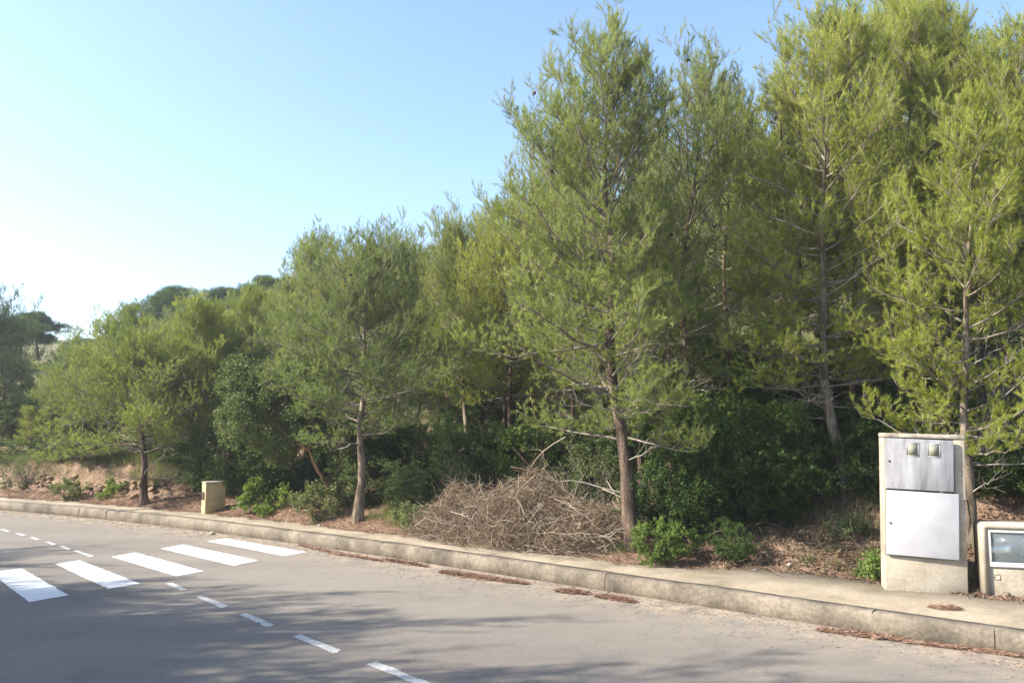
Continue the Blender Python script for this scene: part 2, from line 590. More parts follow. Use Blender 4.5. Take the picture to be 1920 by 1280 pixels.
# ------------------------------------------------------------------ terrain, road, pavement
def axis(lo, hi, c0, c1, st):
    a = [c1]
    d = st
    while a[-1] < hi:
        d *= 1.12
        a.append(a[-1] + d)
    b = [c0]
    d = st
    while b[-1] > lo:
        d *= 1.12
        b.append(b[-1] - d)
    return np.array(b[::-1] + list(np.arange(c0 + st, c1 - st / 2, st)) + a)


ax = axis(-900, 900, -17, 8, 0.17)
ay = axis(-500, 1500, 5.5, 24, 0.17)
GX, GY = np.meshgrid(ax, ay, indexing='ij')
GZ = gz(GX, GY)
nx, ny = GX.shape
ii, jj = np.meshgrid(np.arange(nx - 1), np.arange(ny - 1), indexing='ij')
q = (ii * ny + jj).ravel()
B = Buf()
B.add(np.stack([GX.ravel(), GY.ravel(), GZ.ravel()], 1), f4=np.stack([q, q + ny, q + ny + 1, q + 1], 1))
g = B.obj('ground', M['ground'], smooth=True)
g['kind'] = 'structure'

ts = np.concatenate([np.arange(-45, -2, 1.0), np.arange(-2, 26, 0.25), np.arange(26, 70, 1.0)])
ss = np.array([0.05, -0.1, -0.25, -0.45, -0.7, -1.1, -1.8, -3.0, -4.4, -5.6, -6.8, -7.6, -7.95])
B = Buf()
tt, s2 = np.meshgrid(ts, ss, indexing='ij')
X, Y = kxy(tt, s2)
crown = 0.0 * X
n1, n2 = tt.shape
ii, jj = np.meshgrid(np.arange(n1 - 1), np.arange(n2 - 1), indexing='ij')
q = (ii * n2 + jj).ravel()
dust = np.clip(0.95 - (-s2) / 0.9, 0, 1) + 0.35 * np.clip(1 - (-s2) / 3.2, 0, 1)
B.add(np.stack([X.ravel(), Y.ravel(), crown.ravel()], 1), f4=np.stack([q, q + 1, q + n2 + 1, q + n2], 1), a=np.clip(dust.ravel(), 0, 1))
road = B.obj('road', M['asphalt'], attr='dust')
road['kind'] = 'structure'

bars = [
    [(-19, 1072), (41, 1065), (129, 1115), (55, 1128)],
    [(103, 1056.5), (149.5, 1049.7), (263, 1093.6), (203, 1103)],
    [(209, 1043), (254, 1035), (382.5, 1069.6), (330, 1079.6)],
    [(301, 1027.7), (344, 1020), (484.6, 1050), (438, 1060)],
    [(388, 1014), (423, 1008.4), (574.7, 1034), (533, 1041.8)]]
dashes = [
    [(366, 1117.7), (378, 1115), (428, 1135), (416, 1139)],
    [(449, 1152), (462, 1148), (515.5, 1170.6), (500, 1175)],
    [(548, 1192), (564, 1188), (640, 1218), (625.5, 1224)],
    [(686, 1244), (705, 1239), (820, 1284), (800, 1290)],
    [(309, 1093), (323, 1091), (350.6, 1104), (338.5, 1106)],
    [(136, 1032), (144, 1031), (177, 1041), (170, 1044)],
    [(110, 1023), (118, 1022), (135, 1029), (128, 1031)],
    [(84, 1015.5), (92, 1014.5), (106, 1019.5), (99, 1021.5)],
    [(55, 1007), (63, 1006), (76, 1010.5), (68, 1012.5)],
    [(27.5, 999.5), (35, 998.5), (50, 1002.5), (43, 1004.5)],
    [(-2, 992), (6, 991), (20, 995), (13, 997)]]


def marking(quad, name):
    P = [flat(u, v, 0.004) for u, v in quad]
    B = Buf()
    # worn, slightly ragged outline
    pts = []
    for i in range(4):
        a, c = P[i], P[(i + 1) % 4]
        m = max(3, int(np.linalg.norm(c - a) / 0.06))
        e = unit(c - a)
        for k in range(m):
            p = a + (c - a) * k / m
            pts.append(p + np.array([e[1], -e[0]]) * (rng.normal() * 0.004))
    c = sum(P) / 4
    n = len(pts)
    v = [(c[0], c[1], 0.004)] + [(p[0], p[1], 0.004) for p in pts]
    B.add(v, f3=[(0, 1 + (i + 1) % n, 1 + i) for i in range(n)])
    me = B.mesh(name, M['paint' if name == 'crossing_bar' else 'paint_worn_shaded'])
    o = link(name, me, road)
    return o


for qd in bars:
    marking(qd, 'crossing_bar')
for qd in dashes:
    marking(qd, 'lane_dash')

# kerb stones and pavement slabs follow the curve
pav = link('pavement', None)
pav['kind'] = 'structure'


def strip(tA, tB, prof, n=5, rag=0.0):
    """solid swept along the kerb line: prof is a closed (s,z) outline"""
    B = Buf()
    tv = np.linspace(tA, tB, n)
    m = len(prof)
    V = []
    for t in tv:
        js, jz = rng.normal() * rag, rng.normal() * rag * 0.7
        for s, z in prof:
            top = z > 0.1 and s < 0.1
            x, y = kxy(t, s + (js if top else 0))
            V.append((float(x), float(y), z + (jz if top else 0)))
    f = [(i * m + j, i * m + (j + 1) % m, (i + 1) * m + (j + 1) % m, (i + 1) * m + j) for i in range(n - 1) for j in range(m)]
    B.add(V, f4=f)
    c = np.mean(V[:m], 0)
    B.add([c] + V[:m], f3=[(0, 1 + (j + 1) % m, 1 + j) for j in range(m)])
    c = np.mean(V[-m:], 0)
    B.add([c] + V[-m:], f3=[(0, 1 + j, 1 + (j + 1) % m) for j in range(m)])
    return B


t = -6.0
while t < 34:
    L = 1.0
    dz = rng.normal() * 0.003
    ds = rng.normal() * 0.003
    prof = [(ds + 0.0, -0.05), (ds + 0.015, KERB_H - 0.045 + dz), (ds + 0.032, KERB_H - 0.014 + dz), (ds + 0.07, KERB_H + dz), (0.19, KERB_H + dz), (0.19, -0.05)]
    strip(t + 0.0004, t + L - 0.0004, prof, 12, 0.005).obj('kerb_stone', M['kerb'], pav)
    t += L
t = -6.0
while t < 34:
    dz = rng.normal() * 0.002 - 0.004
    prof = [(0.196, -0.02), (0.196, KERB_H + dz), (1.95, KERB_H + dz), (1.95, -0.02)]
    strip(t + 0.003, t + 3 - 0.003, prof, 8).obj('pavement_slab', M['pavement'], pav)
    t += 3.0


# ------------------------------------------------------------------ pine trees
def pine(seed, H, trunk_r, path=(), c0=0.22, cr=1.5, nb=46, prof=None, budget=200000, up=0.0, bark='bark', needle='needle_green',
         nl=0.072, nw=0.0045, leaders=5, dead=5, parts=True, wood=1.0, bare=0.0, asym=0.0):
    """returns a thing (Empty) at the origin: trunk, limbs, crown. path = [(height fraction, dx, dy)]"""
    rd = np.random.default_rng(seed)
    root = link('pine_tree', None)
    # trunk
    hp = np.array([0] + [p[0] for p in path] + ([] if path and path[-1][0] >= 1 else [1.0]))
    px = np.array([0] + [p[1] for p in path] + ([] if path and path[-1][0] >= 1 else [path[-1][1] if path else 0]))
    py = np.array([0] + [p[2] for p in path] + ([] if path and path[-1][0] >= 1 else [path[-1][2] if path else 0]))
    hs = np.linspace(-0.02, 1, 26)
    wob = H * 0.006
    tx = np.interp(hs, hp, px) + wob * np.sin(hs * 17 + seed) * (hs > 0)
    ty = np.interp(hs, hp, py) + wob * np.cos(hs * 14 + seed * 2) * (hs > 0)
    TP = np.stack([tx, ty, hs * H], 1)
    k = np.array([0.25, 0.5, 0.25])
    for c in (0, 1):
        TP[1:-1, c] = np.convolve(TP[:, c], k, 'valid')
    TR = trunk_r * 0.93 * np.clip(1 - hs, 0, 1) ** 1.15 + 0.006 + trunk_r * 0.45 * np.exp(-np.clip(hs, 0, 1) * 28)
    TR *= 1 + 0.05 * np.sin(hs * 40 + seed)
    B = Buf()
    tubes(B, TP[None], TR[None], 10)
    B.obj('trunk', M[bark], root, smooth=True)

    def tp(h):
        return np.array([np.interp(h, hs, TP[:, i]) for i in range(3)])

    prof = prof or [(0, 0.75), (0.25, 1.0), (0.55, 0.86), (0.8, 0.55), (1, 0.18)]
    pf = np.array(prof)
    NB = Buf()
    allwood = Buf()
    twigsB, twigsD, twigsL, twigsA = [], [], [], []
    cones = []
    fr = np.linspace(0, 1, nb) ** 0.95
    az0 = rd.uniform(0, 6.28)
    lead = set(rd.choice(np.arange(int(nb * 0.3), int(nb * 0.92)), leaders, replace=False)) if leaders else set()
    zup = np.array([0, 0, 1.0])
    for i in range(nb + dead):
        isdead = i >= nb
        if isdead:
            cf = 0
            h = rd.uniform(max(0.06, c0 * 0.45), c0 + 0.2)
            L = cr * rd.uniform(0.35, 0.85)
            el = rd.uniform(-0.15, 0.5)
            lift = 0.05 + rd.normal() * 0.08
        else:
            cf = fr[i]
            h = c0 + (0.97 - c0) * cf + rd.normal() * 0.012
            h = min(h, 0.985)
            L = cr * np.interp(cf, pf[:, 0], pf[:, 1]) * rd.uniform(0.6, 1.2)
            el = 0.02 + 0.70 * cf ** 1.2 + up + rd.normal() * 0.2
            lift = 0.14 + 0.35 * cf + rd.normal() * 0.12
            if i in lead:
                el = rd.uniform(0.85, 1.2)
                L = min(H * (1.0 - h) * rd.uniform(0.65, 0.92), cr * 1.15)
                lift = 0.2
        az = az0 + i * 2.39996 + rd.normal() * 0.4
        if i not in lead:
            L *= 1 + asym * math.cos(az - math.pi)
        kk = 7
        u = np.linspace(0, 1, kk)
        d = np.array([math.cos(az) * math.cos(el), math.sin(az) * math.cos(el), math.sin(el)])
        o0 = tp(h)
        sidev = unit(np.cross(d, [0, 0, 1.0]))
        curl = rd.normal() * 0.16
        P = o0 + u[:, None] * L * d + (u ** 2)[:, None] * L * (lift * zup + curl * sidev) \
            + 0.028 * L * rd.normal(size=(kk, 3)) * np.minimum(u, 0.8)[:, None]
        r0 = float(np.clip(0.005 + 0.0085 * L, 0.006, np.interp(h, hs, TR) * 0.6)) * wood * (0.7 if isdead else 1)
        Rr = r0 * (1 - u) ** 0.8 + 0.0025
        W = Buf()
        tubes(W, P[None], Rr[None], 5)
        nsub = max(4, int(L / (0.085 if not isdead else 0.2)))
        us = np.clip(np.linspace(0.2 if not isdead else 0.3, 0.98, nsub) + rd.normal(size=nsub) * 0.03, 0.1, 0.99)
        sb = np.stack([np.interp(us, u, P[:, c]) for c in range(3)], 1)
        dirb = unit(np.stack([np.interp(us, u, np.gradient(P[:, c])) for c in range(3)], 1))
        # side shoots leave all round the limb, mostly sideways and upwards
        ph = rd.uniform(-0.5, math.pi + 0.5, nsub)
        upv = unit(np.cross(sidev, dirb) * -1)
        upv = upv * np.sign(upv[:, 2:3] + 1e-6)
        rad = np.cos(ph)[:, None] * sidev + np.sin(ph)[:, None] * upv
        sd = unit(dirb * 0.7 + rad * rd.uniform(0.6, 1.1, nsub)[:, None])
        sL = (0.18 + 0.30 * L * (1.1 - us) ** 0.7) * rd.uniform(0.5, 1.2, nsub)
        k2 = 4
        u2 = np.linspace(0, 1, k2)
        SP = sb[:, None] + u2[None, :, None] * sL[:, None, None] * sd[:, None] + (u2 ** 2)[None, :, None] * (sL * (0.35 if not isdead else 0.1))[:, None, None] * zup \
            + rd.normal(size=(nsub, k2, 3)) * 0.04 * sL[:, None, None] * u2[None, :, None]
        SR = (0.0015 + 0.0045 * sL)[:, None] * (1 - 0.7 * u2)[None] * wood
        tubes(W, SP, SR, 3)
        nt2 = 8 if not isdead else 4
        ut = np.clip(np.linspace(0.15, 1.0, nt2)[None] + rd.normal(size=(nsub, nt2)) * 0.06, 0.05, 1)
        TB = np.stack([np.stack([np.interp(ut[m], u2, SP[m, :, c]) for c in range(3)], 1) for m in range(nsub)])
        SD = unit(SP[:, -1] - SP[:, 0])
        rdir = unit(rd.normal(size=(nsub, nt2, 3)))
        TD = unit(SD[:, None] * 0.8 + rdir * 0.9 + zup * (0.16 + 0.62 * cf))
        TL = rd.uniform(0.07, 0.20, (nsub, nt2)) * (0.8 + 0.45 * cf)
        TB, TD, TL = TB.reshape(-1, 3), TD.reshape(-1, 3), TL.ravel()
        TT = np.stack([TB, TB + (TD + np.array([0, 0, 0.12])) * TL[:, None]], 1)
        if parts or isdead:
            tubes(W, TT, np.tile([0.0026, 0.0012], (len(TT), 1)) * wood, 3)
        W.obj('limb', M['dead_limb' if isdead else 'limb'], root) if parts else allwood.add(np.concatenate(W.v), f4=np.concatenate(W.f4))
        if not isdead and rd.random() < 0.4:
            cones.append(SP[rd.integers(0, nsub), 1])
        if not isdead:
            keep = rd.random(len(TB)) > bare
            tone = rd.normal(0, 0.09)
            twigsB.append(TB[keep]); twigsD.append(TD[keep]); twigsL.append(TL[keep])
            stone_ = np.repeat(rd.normal(0, 0.13, nsub), nt2)[keep]
            twigsA.append(np.full(keep.sum(), 0.45 + tone) + stone_ + rd.normal(0, 0.07, keep.sum()) + 0.06 * cf)
            twigsB.append(P[-2:-1].repeat(3, 0)); twigsD.append(unit(unit(P[-1] - P[-2]) + rd.normal(size=(3, 3)) * 0.25 + [0, 0, 0.3])); twigsL.append(np.full(3, 0.2)); twigsA.append(np.full(3, 0.5))
    TB, TD, TL, TA = map(np.concatenate, (twigsB, twigsD, twigsL, twigsA))
    per = int(np.clip(budget / len(TB), 6, 90))
    n = len(TB)
    idx = np.repeat(np.arange(n), per)
    f = rd.uniform(0.3, 1.05, n * per)
    Bp = TB[idx] + TD[idx] * (TL[idx] * f)[:, None] + np.array([0, 0, 0.12]) * (TL[idx] * f * f)[:, None]
    spread = 0.8
    D = unit(TD[idx] * 1.0 + perp(TD[idx], rd) * (spread * rd.uniform(0.5, 1.3, len(idx)))[:, None] + np.array([0, 0, 0.10]))
    A = np.clip(TA[idx] + rd.normal(0, 0.05, len(idx)), 0, 0.84)
    slivers(NB, Bp, D, nl * rd.uniform(0.65, 1.1, len(idx)), nw, rd, A)
    # upright candles at the tips of the upper shoots
    top = np.nonzero((TB[:, 2] > H * (c0 + 0.35 * (1 - c0))) & (rd.random(n) < 0.22))[0]
    if len(top):
        cb = TB[top] + TD[top] * TL[top][:, None]
        cd = unit(TD[top] * 0.4 + np.array([0, 0, 1.0]))
        P3 = np.stack([cb, cb + cd * 0.05, cb + cd * 0.10], 1)
        tubes(NB, P3, np.tile([0.004, 0.0045, 0.001], (len(P3), 1)), 3, a=0.97)
    if not parts:
        o = allwood.obj('branching', M['limb'], root)
        o['kind'] = 'stuff'
    if cones and parts:
        cb = np.array(cones)
        cd = unit(rd.normal(size=cb.shape) + [0, 0, -0.4])
        st5 = np.linspace(0, 1, 5)
        Cb = Buf()
        tubes(Cb, cb[:, None] + cd[:, None] * (0.085 * st5)[None, :, None], np.tile([0.008, 0.024, 0.026, 0.016, 0.002], (len(cb), 1)), 6)
        Cb.obj('cone_cluster', M['bark'], root)['kind'] = 'stuff'
    zt = np.concatenate(NB.v)[:, 2]
    root['top'] = float(np.partition(zt, -3000)[-3000])
    NB.obj('crown', M[needle], root)
    return root


def put(root, p, rz=0.0, sc_=1.0, label='', group=None, sz=None, fit=None):
    root.location = (p[0], p[1], p[2] - 0.02)
    hsh = (p[0] * 12.9898 + p[1] * 78.233) % 1.0
    root.rotation_euler = (0, 0, rz) if fit else ((hsh - 0.5) * 0.12, ((hsh * 7.3) % 1.0 - 0.5) * 0.12, rz)
    sz = sz or sc_
    if fit:
        sz *= fit / root['top']
    root.scale = (sc_, sc_, sz)
    tag(root, label, 'tree', group)
    return root


GR = 'pine trees growing on the bank'
used = set()


def again(proto, *a, needle=None, **k):
    c = copy_tree(proto) if proto.name in used else proto
    used.add(proto.name)
    put(c, *a, **k)
    if needle:
        for ch in c.children:
            if ch.name.startswith('crown'):
                ch.material_slots[0].link = 'OBJECT'
                ch.material_slots[0].material = M[needle]
    return c


# --- the big pine in the middle
p = base(1195, 1028)
H = height_for(p, 38)
px = p[1] / F
A1 = pine(11, H, 0.108, [(0.12, -20 * px, 0), (0.37, -40 * px, 0.1), (0.57, -42 * px, 0.1), (0.8, -45 * px, 0.1), (1, -30 * px, 0.1)], c0=0.21, cr=1.5, nb=84,
          prof=[(0, 0.9), (0.2, 0.95), (0.5, 0.9), (0.75, 0.78), (0.92, 0.5), (1, 0.22)], budget=330000, needle='needle_green', leaders=9, dead=16, asym=0.2)
again(A1, p, fit=H, label='tallest leaning pine with thick dark trunk beside the dry brush pile', group=GR)

# two slim stems beside it
for (u, v, vt, sd, lb, pth) in ((1213, 968, 420, 21, 'slim pine with thin dark stem just right of the thick leaning trunk', [(0.6, -0.22, 0), (1, -0.25, 0)]),
                                (1230, 965, 330, 22, 'thin pale-stemmed pine, second to the right of the thick leaning trunk', [(0.6, -0.18, 0), (1, -0.1, 0)])):
    p = base(u, v)
    H = height_for(p, vt)
    a = pine(sd, H, 0.055, pth, c0=0.5, cr=0.8, nb=22, budget=35000, needle='needle_green', leaders=2, dead=5)
    again(a, p, fit=H, label=lb, group=GR)
# right partner
p = at(1292, 12.6)
H = height_for(p, 96)
px = p[1] / F
A2 = pine(33, H, 0.10, [(0.2, -8 * px, 0), (0.45, -14 * px, 0), (0.7, 8 * px, 0), (1, 50 * px, 0)], c0=0.27, cr=1.35, nb=58,
          prof=[(0, 0.7), (0.3, 0.85), (0.55, 1.0), (0.8, 0.9), (1, 0.35)], budget=170000, needle='needle_green', leaders=10, dead=12, bare=0.22)
again(A2, p, fit=H, label='sparse pine with dark upright trunk and open see-through top, right of the tallest pine', group=GR)
# right group
p = at(1578, 11.8)
H = height_for(p, 0)
px = p[1] / F
A3 = pine(45, H, 0.085, [(0.15, -22 * px, 0), (0.4, -34 * px, 0), (0.7, -10 * px, 0), (1, 30 * px, 0)], c0=0.22, cr=1.5, nb=80,
          prof=[(0, 0.95), (0.3, 1.0), (0.6, 0.92), (0.85, 0.65), (1, 0.2)], budget=290000, needle='needle_yellow', leaders=8, dead=18, bark='bark_pale')
again(A3, p, fit=H, label='tall yellow-green pine with pale lower trunk left of the grey meter cabinet', group=GR)
p = base(1817, 1020)
H = height_for(p, 175)
px = p[1] / F
A4 = pine(57, H, 0.062, [(0.3, 8 * px, 0), (0.5, 15 * px, 0), (0.75, 40 * px, 0), (1, 50 * px, 0)], c0=0.2, cr=1.2, nb=54,
          prof=[(0, 0.9), (0.3, 0.95), (0.6, 0.75), (0.85, 0.45), (1, 0.15)], budget=160000, needle='needle_yellow', leaders=4, dead=18, bark='bark_pale', bare=0.15)
again(A4, p, fit=H, label='slender pale-trunked pine rising directly behind the grey meter cabinet', group=GR)
p = base(672, 975)
H = height_for(p, 418)
px = p[1] / F
A5 = pine(68, H, 0.085, [(0.4, 4 * px, 0), (0.8, 8 * px, 0), (1, 16 * px, 0)], c0=0.30, cr=1.6, nb=80,
          prof=[(0, 0.85), (0.25, 1.0), (0.55, 0.92), (0.8, 0.7), (1, 0.25)], budget=260000, needle='needle_blue', leaders=7, dead=5, bark='bark_pale')
again(A5, p, fit=H, label='pine with straight pale trunk beside the pavement left of the brush pile', group=GR)
p = base(272, 944)
H = height_for(p, 590)
A6 = pine(79, H, 0.09, [(0.45, -0.12, 0), (1, -0.3, 0)], c0=0.33, cr=2.0, nb=64,
          prof=[(0, 0.8), (0.3, 1.0), (0.6, 0.9), (0.85, 0.6), (1, 0.2)], budget=220000, needle='needle_green', leaders=6, dead=8, nw=0.006)
again(A6, p, fit=H, label='pine with dark bare trunk at the kerb left of the small yellow box', group=GR)


def copy_at(proto, H0, u, Y, vt, rz, label, needle=None, sx=1.0, group=GR):
    p = at(u, Y)
    s = height_for(p, vt) / H0
    return again(proto, p, rz=rz, sc_=s * sx, sz=s, label=label, needle=needle, group=group)


def hgt(o):
    return o['top']


H1, H2, H3, H4, H5, H6 = map(hgt, (A1, A2, A3, A4, A5, A6))
cp = [
    (A3, H3, 1790, 13.6, 2, 1.2, 'tall bright pine behind the slender pine at the right', 'needle_yellow', 0.95),
    (A1, H1, 1668, 15.0, -20, 2.4, 'broad pine between the two tallest crowns on the right', 'needle_yellow', 0.85),
    (A5, H5, 1945, 12.2, 105, 2.0, 'yellow-green pine cut by the right edge of the photograph', 'needle_yellow', 1.0),
    (A6, H6, 1490, 15.5, 180, 0.7, 'pine filling the gap left of the tall yellow-green pine', 'needle_green', 0.75),
    (A2, H2, 1420, 18.0, 215, 2.9, 'dark thin pine on the slope seen through the open gap', 'needle_blue', 0.9),
    (A5, H5, 1080, 15.5, 215, 0.9, 'pine immediately behind and left of the tallest pine', 'needle_green', 0.8),
    (A1, H1, 905, 17.5, 378, 1.9, 'pointed pine between the tallest pine and the pale-trunked one', 'needle_green', 0.85),
    (A5, H5, 880, 16.8, 400, 4.4, 'full-crowned pine left of the pointed one behind the brush pile', 'needle_green', 0.85),
    (A6, H6, 960, 15.8, 400, 2.2, 'low wide pine under the left edge of the tallest crown', 'needle_yellow', 0.8),
    (A4, H4, 838, 19.0, 470, 1.0, 'short pine behind the brush pile with thin dark stem', 'needle_yellow', 1.1),
    (A3, H3, 775, 19.5, 468, 3.3, 'pine behind the right side of the pale-trunked one', 'needle_green', 0.95),
    (A2, H2, 600, 19.0, 428, 4.2, 'twin-topped pine behind the left side of the pale-trunked one', 'needle_blue', 1.0),
    (A1, H1, 520, 21.5, 505, 5.1, 'rounded pine right of the far hilltop pines', 'needle_green', 1.0),
    (A5, H5, 385, 19.3, 560, 3.6, 'leafy pine rising just behind the small yellow box', 'needle_yellow', 1.05),
    (A3, H3, 455, 23.5, 540, 0.4, 'pine in the second row right of the yellow box', 'needle_green', 1.1),
    (A6, H6, 330, 23.0, 575, 2.6, 'pine in the second row behind the dark bare trunk', 'needle_green', 1.0),
    (A3, H3, 235, 24.0, 568, 2.9, 'pine with thin upright spikes above the stone bank', 'needle_green', 1.1),
    (A6, H6, 158, 21.5, 622, 5.0, 'bushy pine above the middle of the stone bank', 'needle_green', 0.95),
    (A5, H5, 105, 24.0, 690, 1.0, 'small leafy pine above the left end of the stone bank', 'needle_green', 0.9),
    (A1, H1, 1250, 17.0, 240, 3.9, 'pine filling in behind the two central trunks', 'needle_blue', 0.8),
    (A5, H5, 1345, 20.0, 330, 5.2, 'pine on the slope behind the sparse open-topped pine', 'needle_blue', 0.9),
    (A2, H2, 1745, 17.5, 60, 0.3, 'pine on the slope above the grey meter cabinet', 'needle_yellow', 0.9),
    (A1, H1, 1880, 18.0, 120, 1.0, 'pine on the slope at the far right', 'needle_yellow', 0.9),
    (A6, H6, 1560, 20.0, 200, 1.7, 'pine on the slope behind the tall yellow-green pine', 'needle_green', 1.0),
    (A3, H3, 62, 22.5, 760, 3.0, 'low bushy pine right of the dark shaded tree at the left', 'needle_yellow', 1.6),
    (A5, H5, 195, 22.8, 640, 2.0, 'wide low pine on top of the stone bank', 'needle_yellow', 1.3),
]
for (pr, h0, u, Y, vt, rz, lb, nd, sx) in cp:
    copy_at(pr, h0, u, Y, vt, rz, lb, nd, sx)

rd = np.random.default_rng(808)
protos = [(A1, H1), (A3, H3), (A5, H5), (A6, H6)]
k_ = 0
while k_ < 60:
    u = rd.uniform(40, 1960) if k_ % 2 else rd.uniform(30, 620)
    Y = rd.uniform(19, 42)
    p = at(u, Y)
    T_, S_ = kts(p[0], p[1])
    if S_[0] < 8:
        continue
    pr, h0 = protos[rd.integers(0, 4)]
    hmax = height_for(p, np.interp(u, [0, 60, 110, 250, 420, 520, 690, 860, 960, 990, 1150, 1330, 1400, 1450, 1620, 1900], [720, 720, 700, 610, 590, 530, 470, 470, 450, 330, 150, 300, 430, 330, 100, 150]))
    h_ = min(rd.uniform(4.0, 6.5), hmax)
    k_ += 1
    if h_ < 1.5:
        continue
    again(pr, p, rz=rd.uniform(0, 6), sc_=h_ / h0, sz=h_ / h0, needle=['needle_green', 'needle_blue', 'needle_yellow'][rd.integers(0, 3)],
          label='pine on the slope behind, part of the row of crowns at the back', group='pines on the slope behind')

SL = pine(300, 6.0, 0.045, [(0.5, 0.12, 0), (1, -0.1, 0)], c0=0.42, cr=0.85, nb=34, budget=60000, needle='needle_green', leaders=3, dead=10)
for (u, Y, vt, rz, lb, nd, sx) in (
        (1503, 12.9, 150, 0.2, 'slim dark-stemmed pine left of the tall yellow-green pine', 'needle_yellow', 1.1),
        (1598, 12.6, 40, 1.4, 'slim dark-stemmed pine just right of the tall yellow-green pine', 'needle_yellow', 1.0),
        (1700, 13.2, 30, 2.4, 'slim pine rising above the left side of the grey meter cabinet', 'needle_yellow', 1.1),
        (1905, 12.8, 110, 3.1, 'slim pine above the low glazed cabinet', 'needle_yellow', 1.1),
        (1960, 11.6, 40, 4.9, 'slim pine at the very right edge of the photograph', 'needle_yellow', 1.3),
        (1840, 12.4, 40, 0.9, 'slim pine between the slender pale-trunked pine and the right edge', 'needle_yellow', 1.2),
        (1365, 13.6, 130, 4.1, 'slim pine in the gap right of the sparse open-topped pine', 'needle_green', 0.9),
        (1060, 14.0, 330, 5.0, 'slim pine behind the brush pile, left of the leaning pine', 'needle_green', 1.0),
        (940, 16.2, 440, 0.7, 'slim dark-stemmed pine behind the top of the brush pile', 'needle_green', 1.1),
        (735, 17.2, 455, 1.9, 'slim pine right of the straight pale trunk', 'needle_blue', 1.1),
        (560, 18.2, 455, 2.7, 'slim pine left of the straight pale trunk', 'needle_green', 1.2),
        (470, 18.8, 535, 3.9, 'slim pine between the yellow box and the twisted orange stems', 'needle_green', 1.3),
        (372, 18.6, 560, 4.6, 'slim dark-stemmed pine rising right behind the yellow box', 'needle_green', 1.3),
        (205, 21.0, 590, 5.5, 'slim pine left of the dark bare trunk', 'needle_green', 1.3)):
    p = at(u, Y)
    H_ = height_for(p, vt)
    again(SL, p, rz=rz, sc_=H_ / SL['top'] * sx, sz=H_ / SL['top'], label=lb, needle=nd, group=GR)

# dark pine at the left edge, and round-topped pines far up the hill
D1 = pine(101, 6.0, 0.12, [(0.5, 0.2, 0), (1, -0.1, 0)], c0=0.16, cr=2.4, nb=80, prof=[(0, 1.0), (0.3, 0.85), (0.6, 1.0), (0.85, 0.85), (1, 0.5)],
          budget=170000, needle='needle_dark', leaders=6, dead=6, parts=False, nl=0.10, nw=0.009)  # backlit tree: its shade is put into the dark needle colour
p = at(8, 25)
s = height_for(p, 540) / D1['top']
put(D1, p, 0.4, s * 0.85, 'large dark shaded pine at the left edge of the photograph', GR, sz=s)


def round_pine(seed, H, cw):
    """old pine with a broad rounded crown made of dense needle clumps"""
    rd = np.random.default_rng(seed)
    root = link('round_topped_pine', None)
    B = Buf()
    u = np.linspace(0, 1, 9)
    P = np.stack([0.25 * np.sin(u * 2.2), 0.1 * u, u * H * 0.8 - 0.1], 1)
    tubes(B, P[None], (0.16 * (1 - 0.7 * u))[None], 8)
    B.obj('trunk', M['bark'], root, smooth=True)
    N_, W = Buf(), Buf()
    m = 15
    for i in range(m):
        a = i * 2.4 + rd.normal() * 0.3
        r = cw * (0.12 + 0.75 * math.sqrt(i / m))
        z = H * (0.86 - 0.30 * (i / m) + rd.normal() * 0.04)
        c = np.array([math.cos(a) * r + 0.2, math.sin(a) * r, z])
        lr = cw * rd.uniform(0.26, 0.40)
        st_ = P[5] + (P[-1] - P[5]) * rd.random()
        mid = (st_ + c) / 2 + [0, 0, -0.1 * H]
        tt_ = np.linspace(0, 1, 6)[:, None]
        Q = (1 - tt_) ** 2 * st_ + 2 * tt_ * (1 - tt_) * mid + tt_ ** 2 * c
        tubes(W, Q[None], np.linspace(0.06, 0.015, 6)[None], 5)
        k_ = 90
        d = unit(rd.normal(size=(k_, 3)) + [0, 0, 0.25])
        tuft = c + d * (lr * rd.uniform(0.5, 1.05, k_) * np.array([1]))[:, None] * [1, 1, 0.62]
        n = k_ * 34
        ci = rd.integers(0, k_, n)
        slivers(N_, tuft[ci] + rd.normal(size=(n, 3)) * 0.10, unit(d[ci] * 0.7 + rd.normal(size=(n, 3)) * 0.6 + [0, 0, 0.3]), rd.uniform(0.12, 0.22, n), 0.03, rd,
                np.clip(0.5 + rd.normal(0, 0.16, k_)[ci] + rd.normal(0, 0.08, n), 0, 0.84))
    W.obj('limb', M['limb'], root)['kind'] = 'stuff'
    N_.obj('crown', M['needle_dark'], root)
    root['top'] = float(np.concatenate(N_.v)[:, 2].max()) - 0.1
    return root


U1 = round_pine(120, 6.0, 2.7)
for i, (u, Y, vt, rz, lb) in enumerate(((320, 40, 530, 0, 'round-topped dark pine on the hilltop, left of the three there'),
                                        (425, 44, 533, 2, 'round-topped dark pine on the hilltop, middle of the three there'),
                                        (500, 38, 512, 4, 'round-topped dark pine on the hilltop, right of the three there'),
                                        (70, 40, 668, 3, 'dark distant pine low behind the left edge'),
                                        (30, 36, 640, 1, 'dark distant pine in the gap left of the stone bank pines'))):
    p = at(u, Y)
    s = max(0.4, height_for(p, vt) / U1['top'])
    c = U1 if i == 0 else copy_tree(U1)
    put(c, p, rz, s * 1.25, lb, 'distant round-topped pines', sz=s)


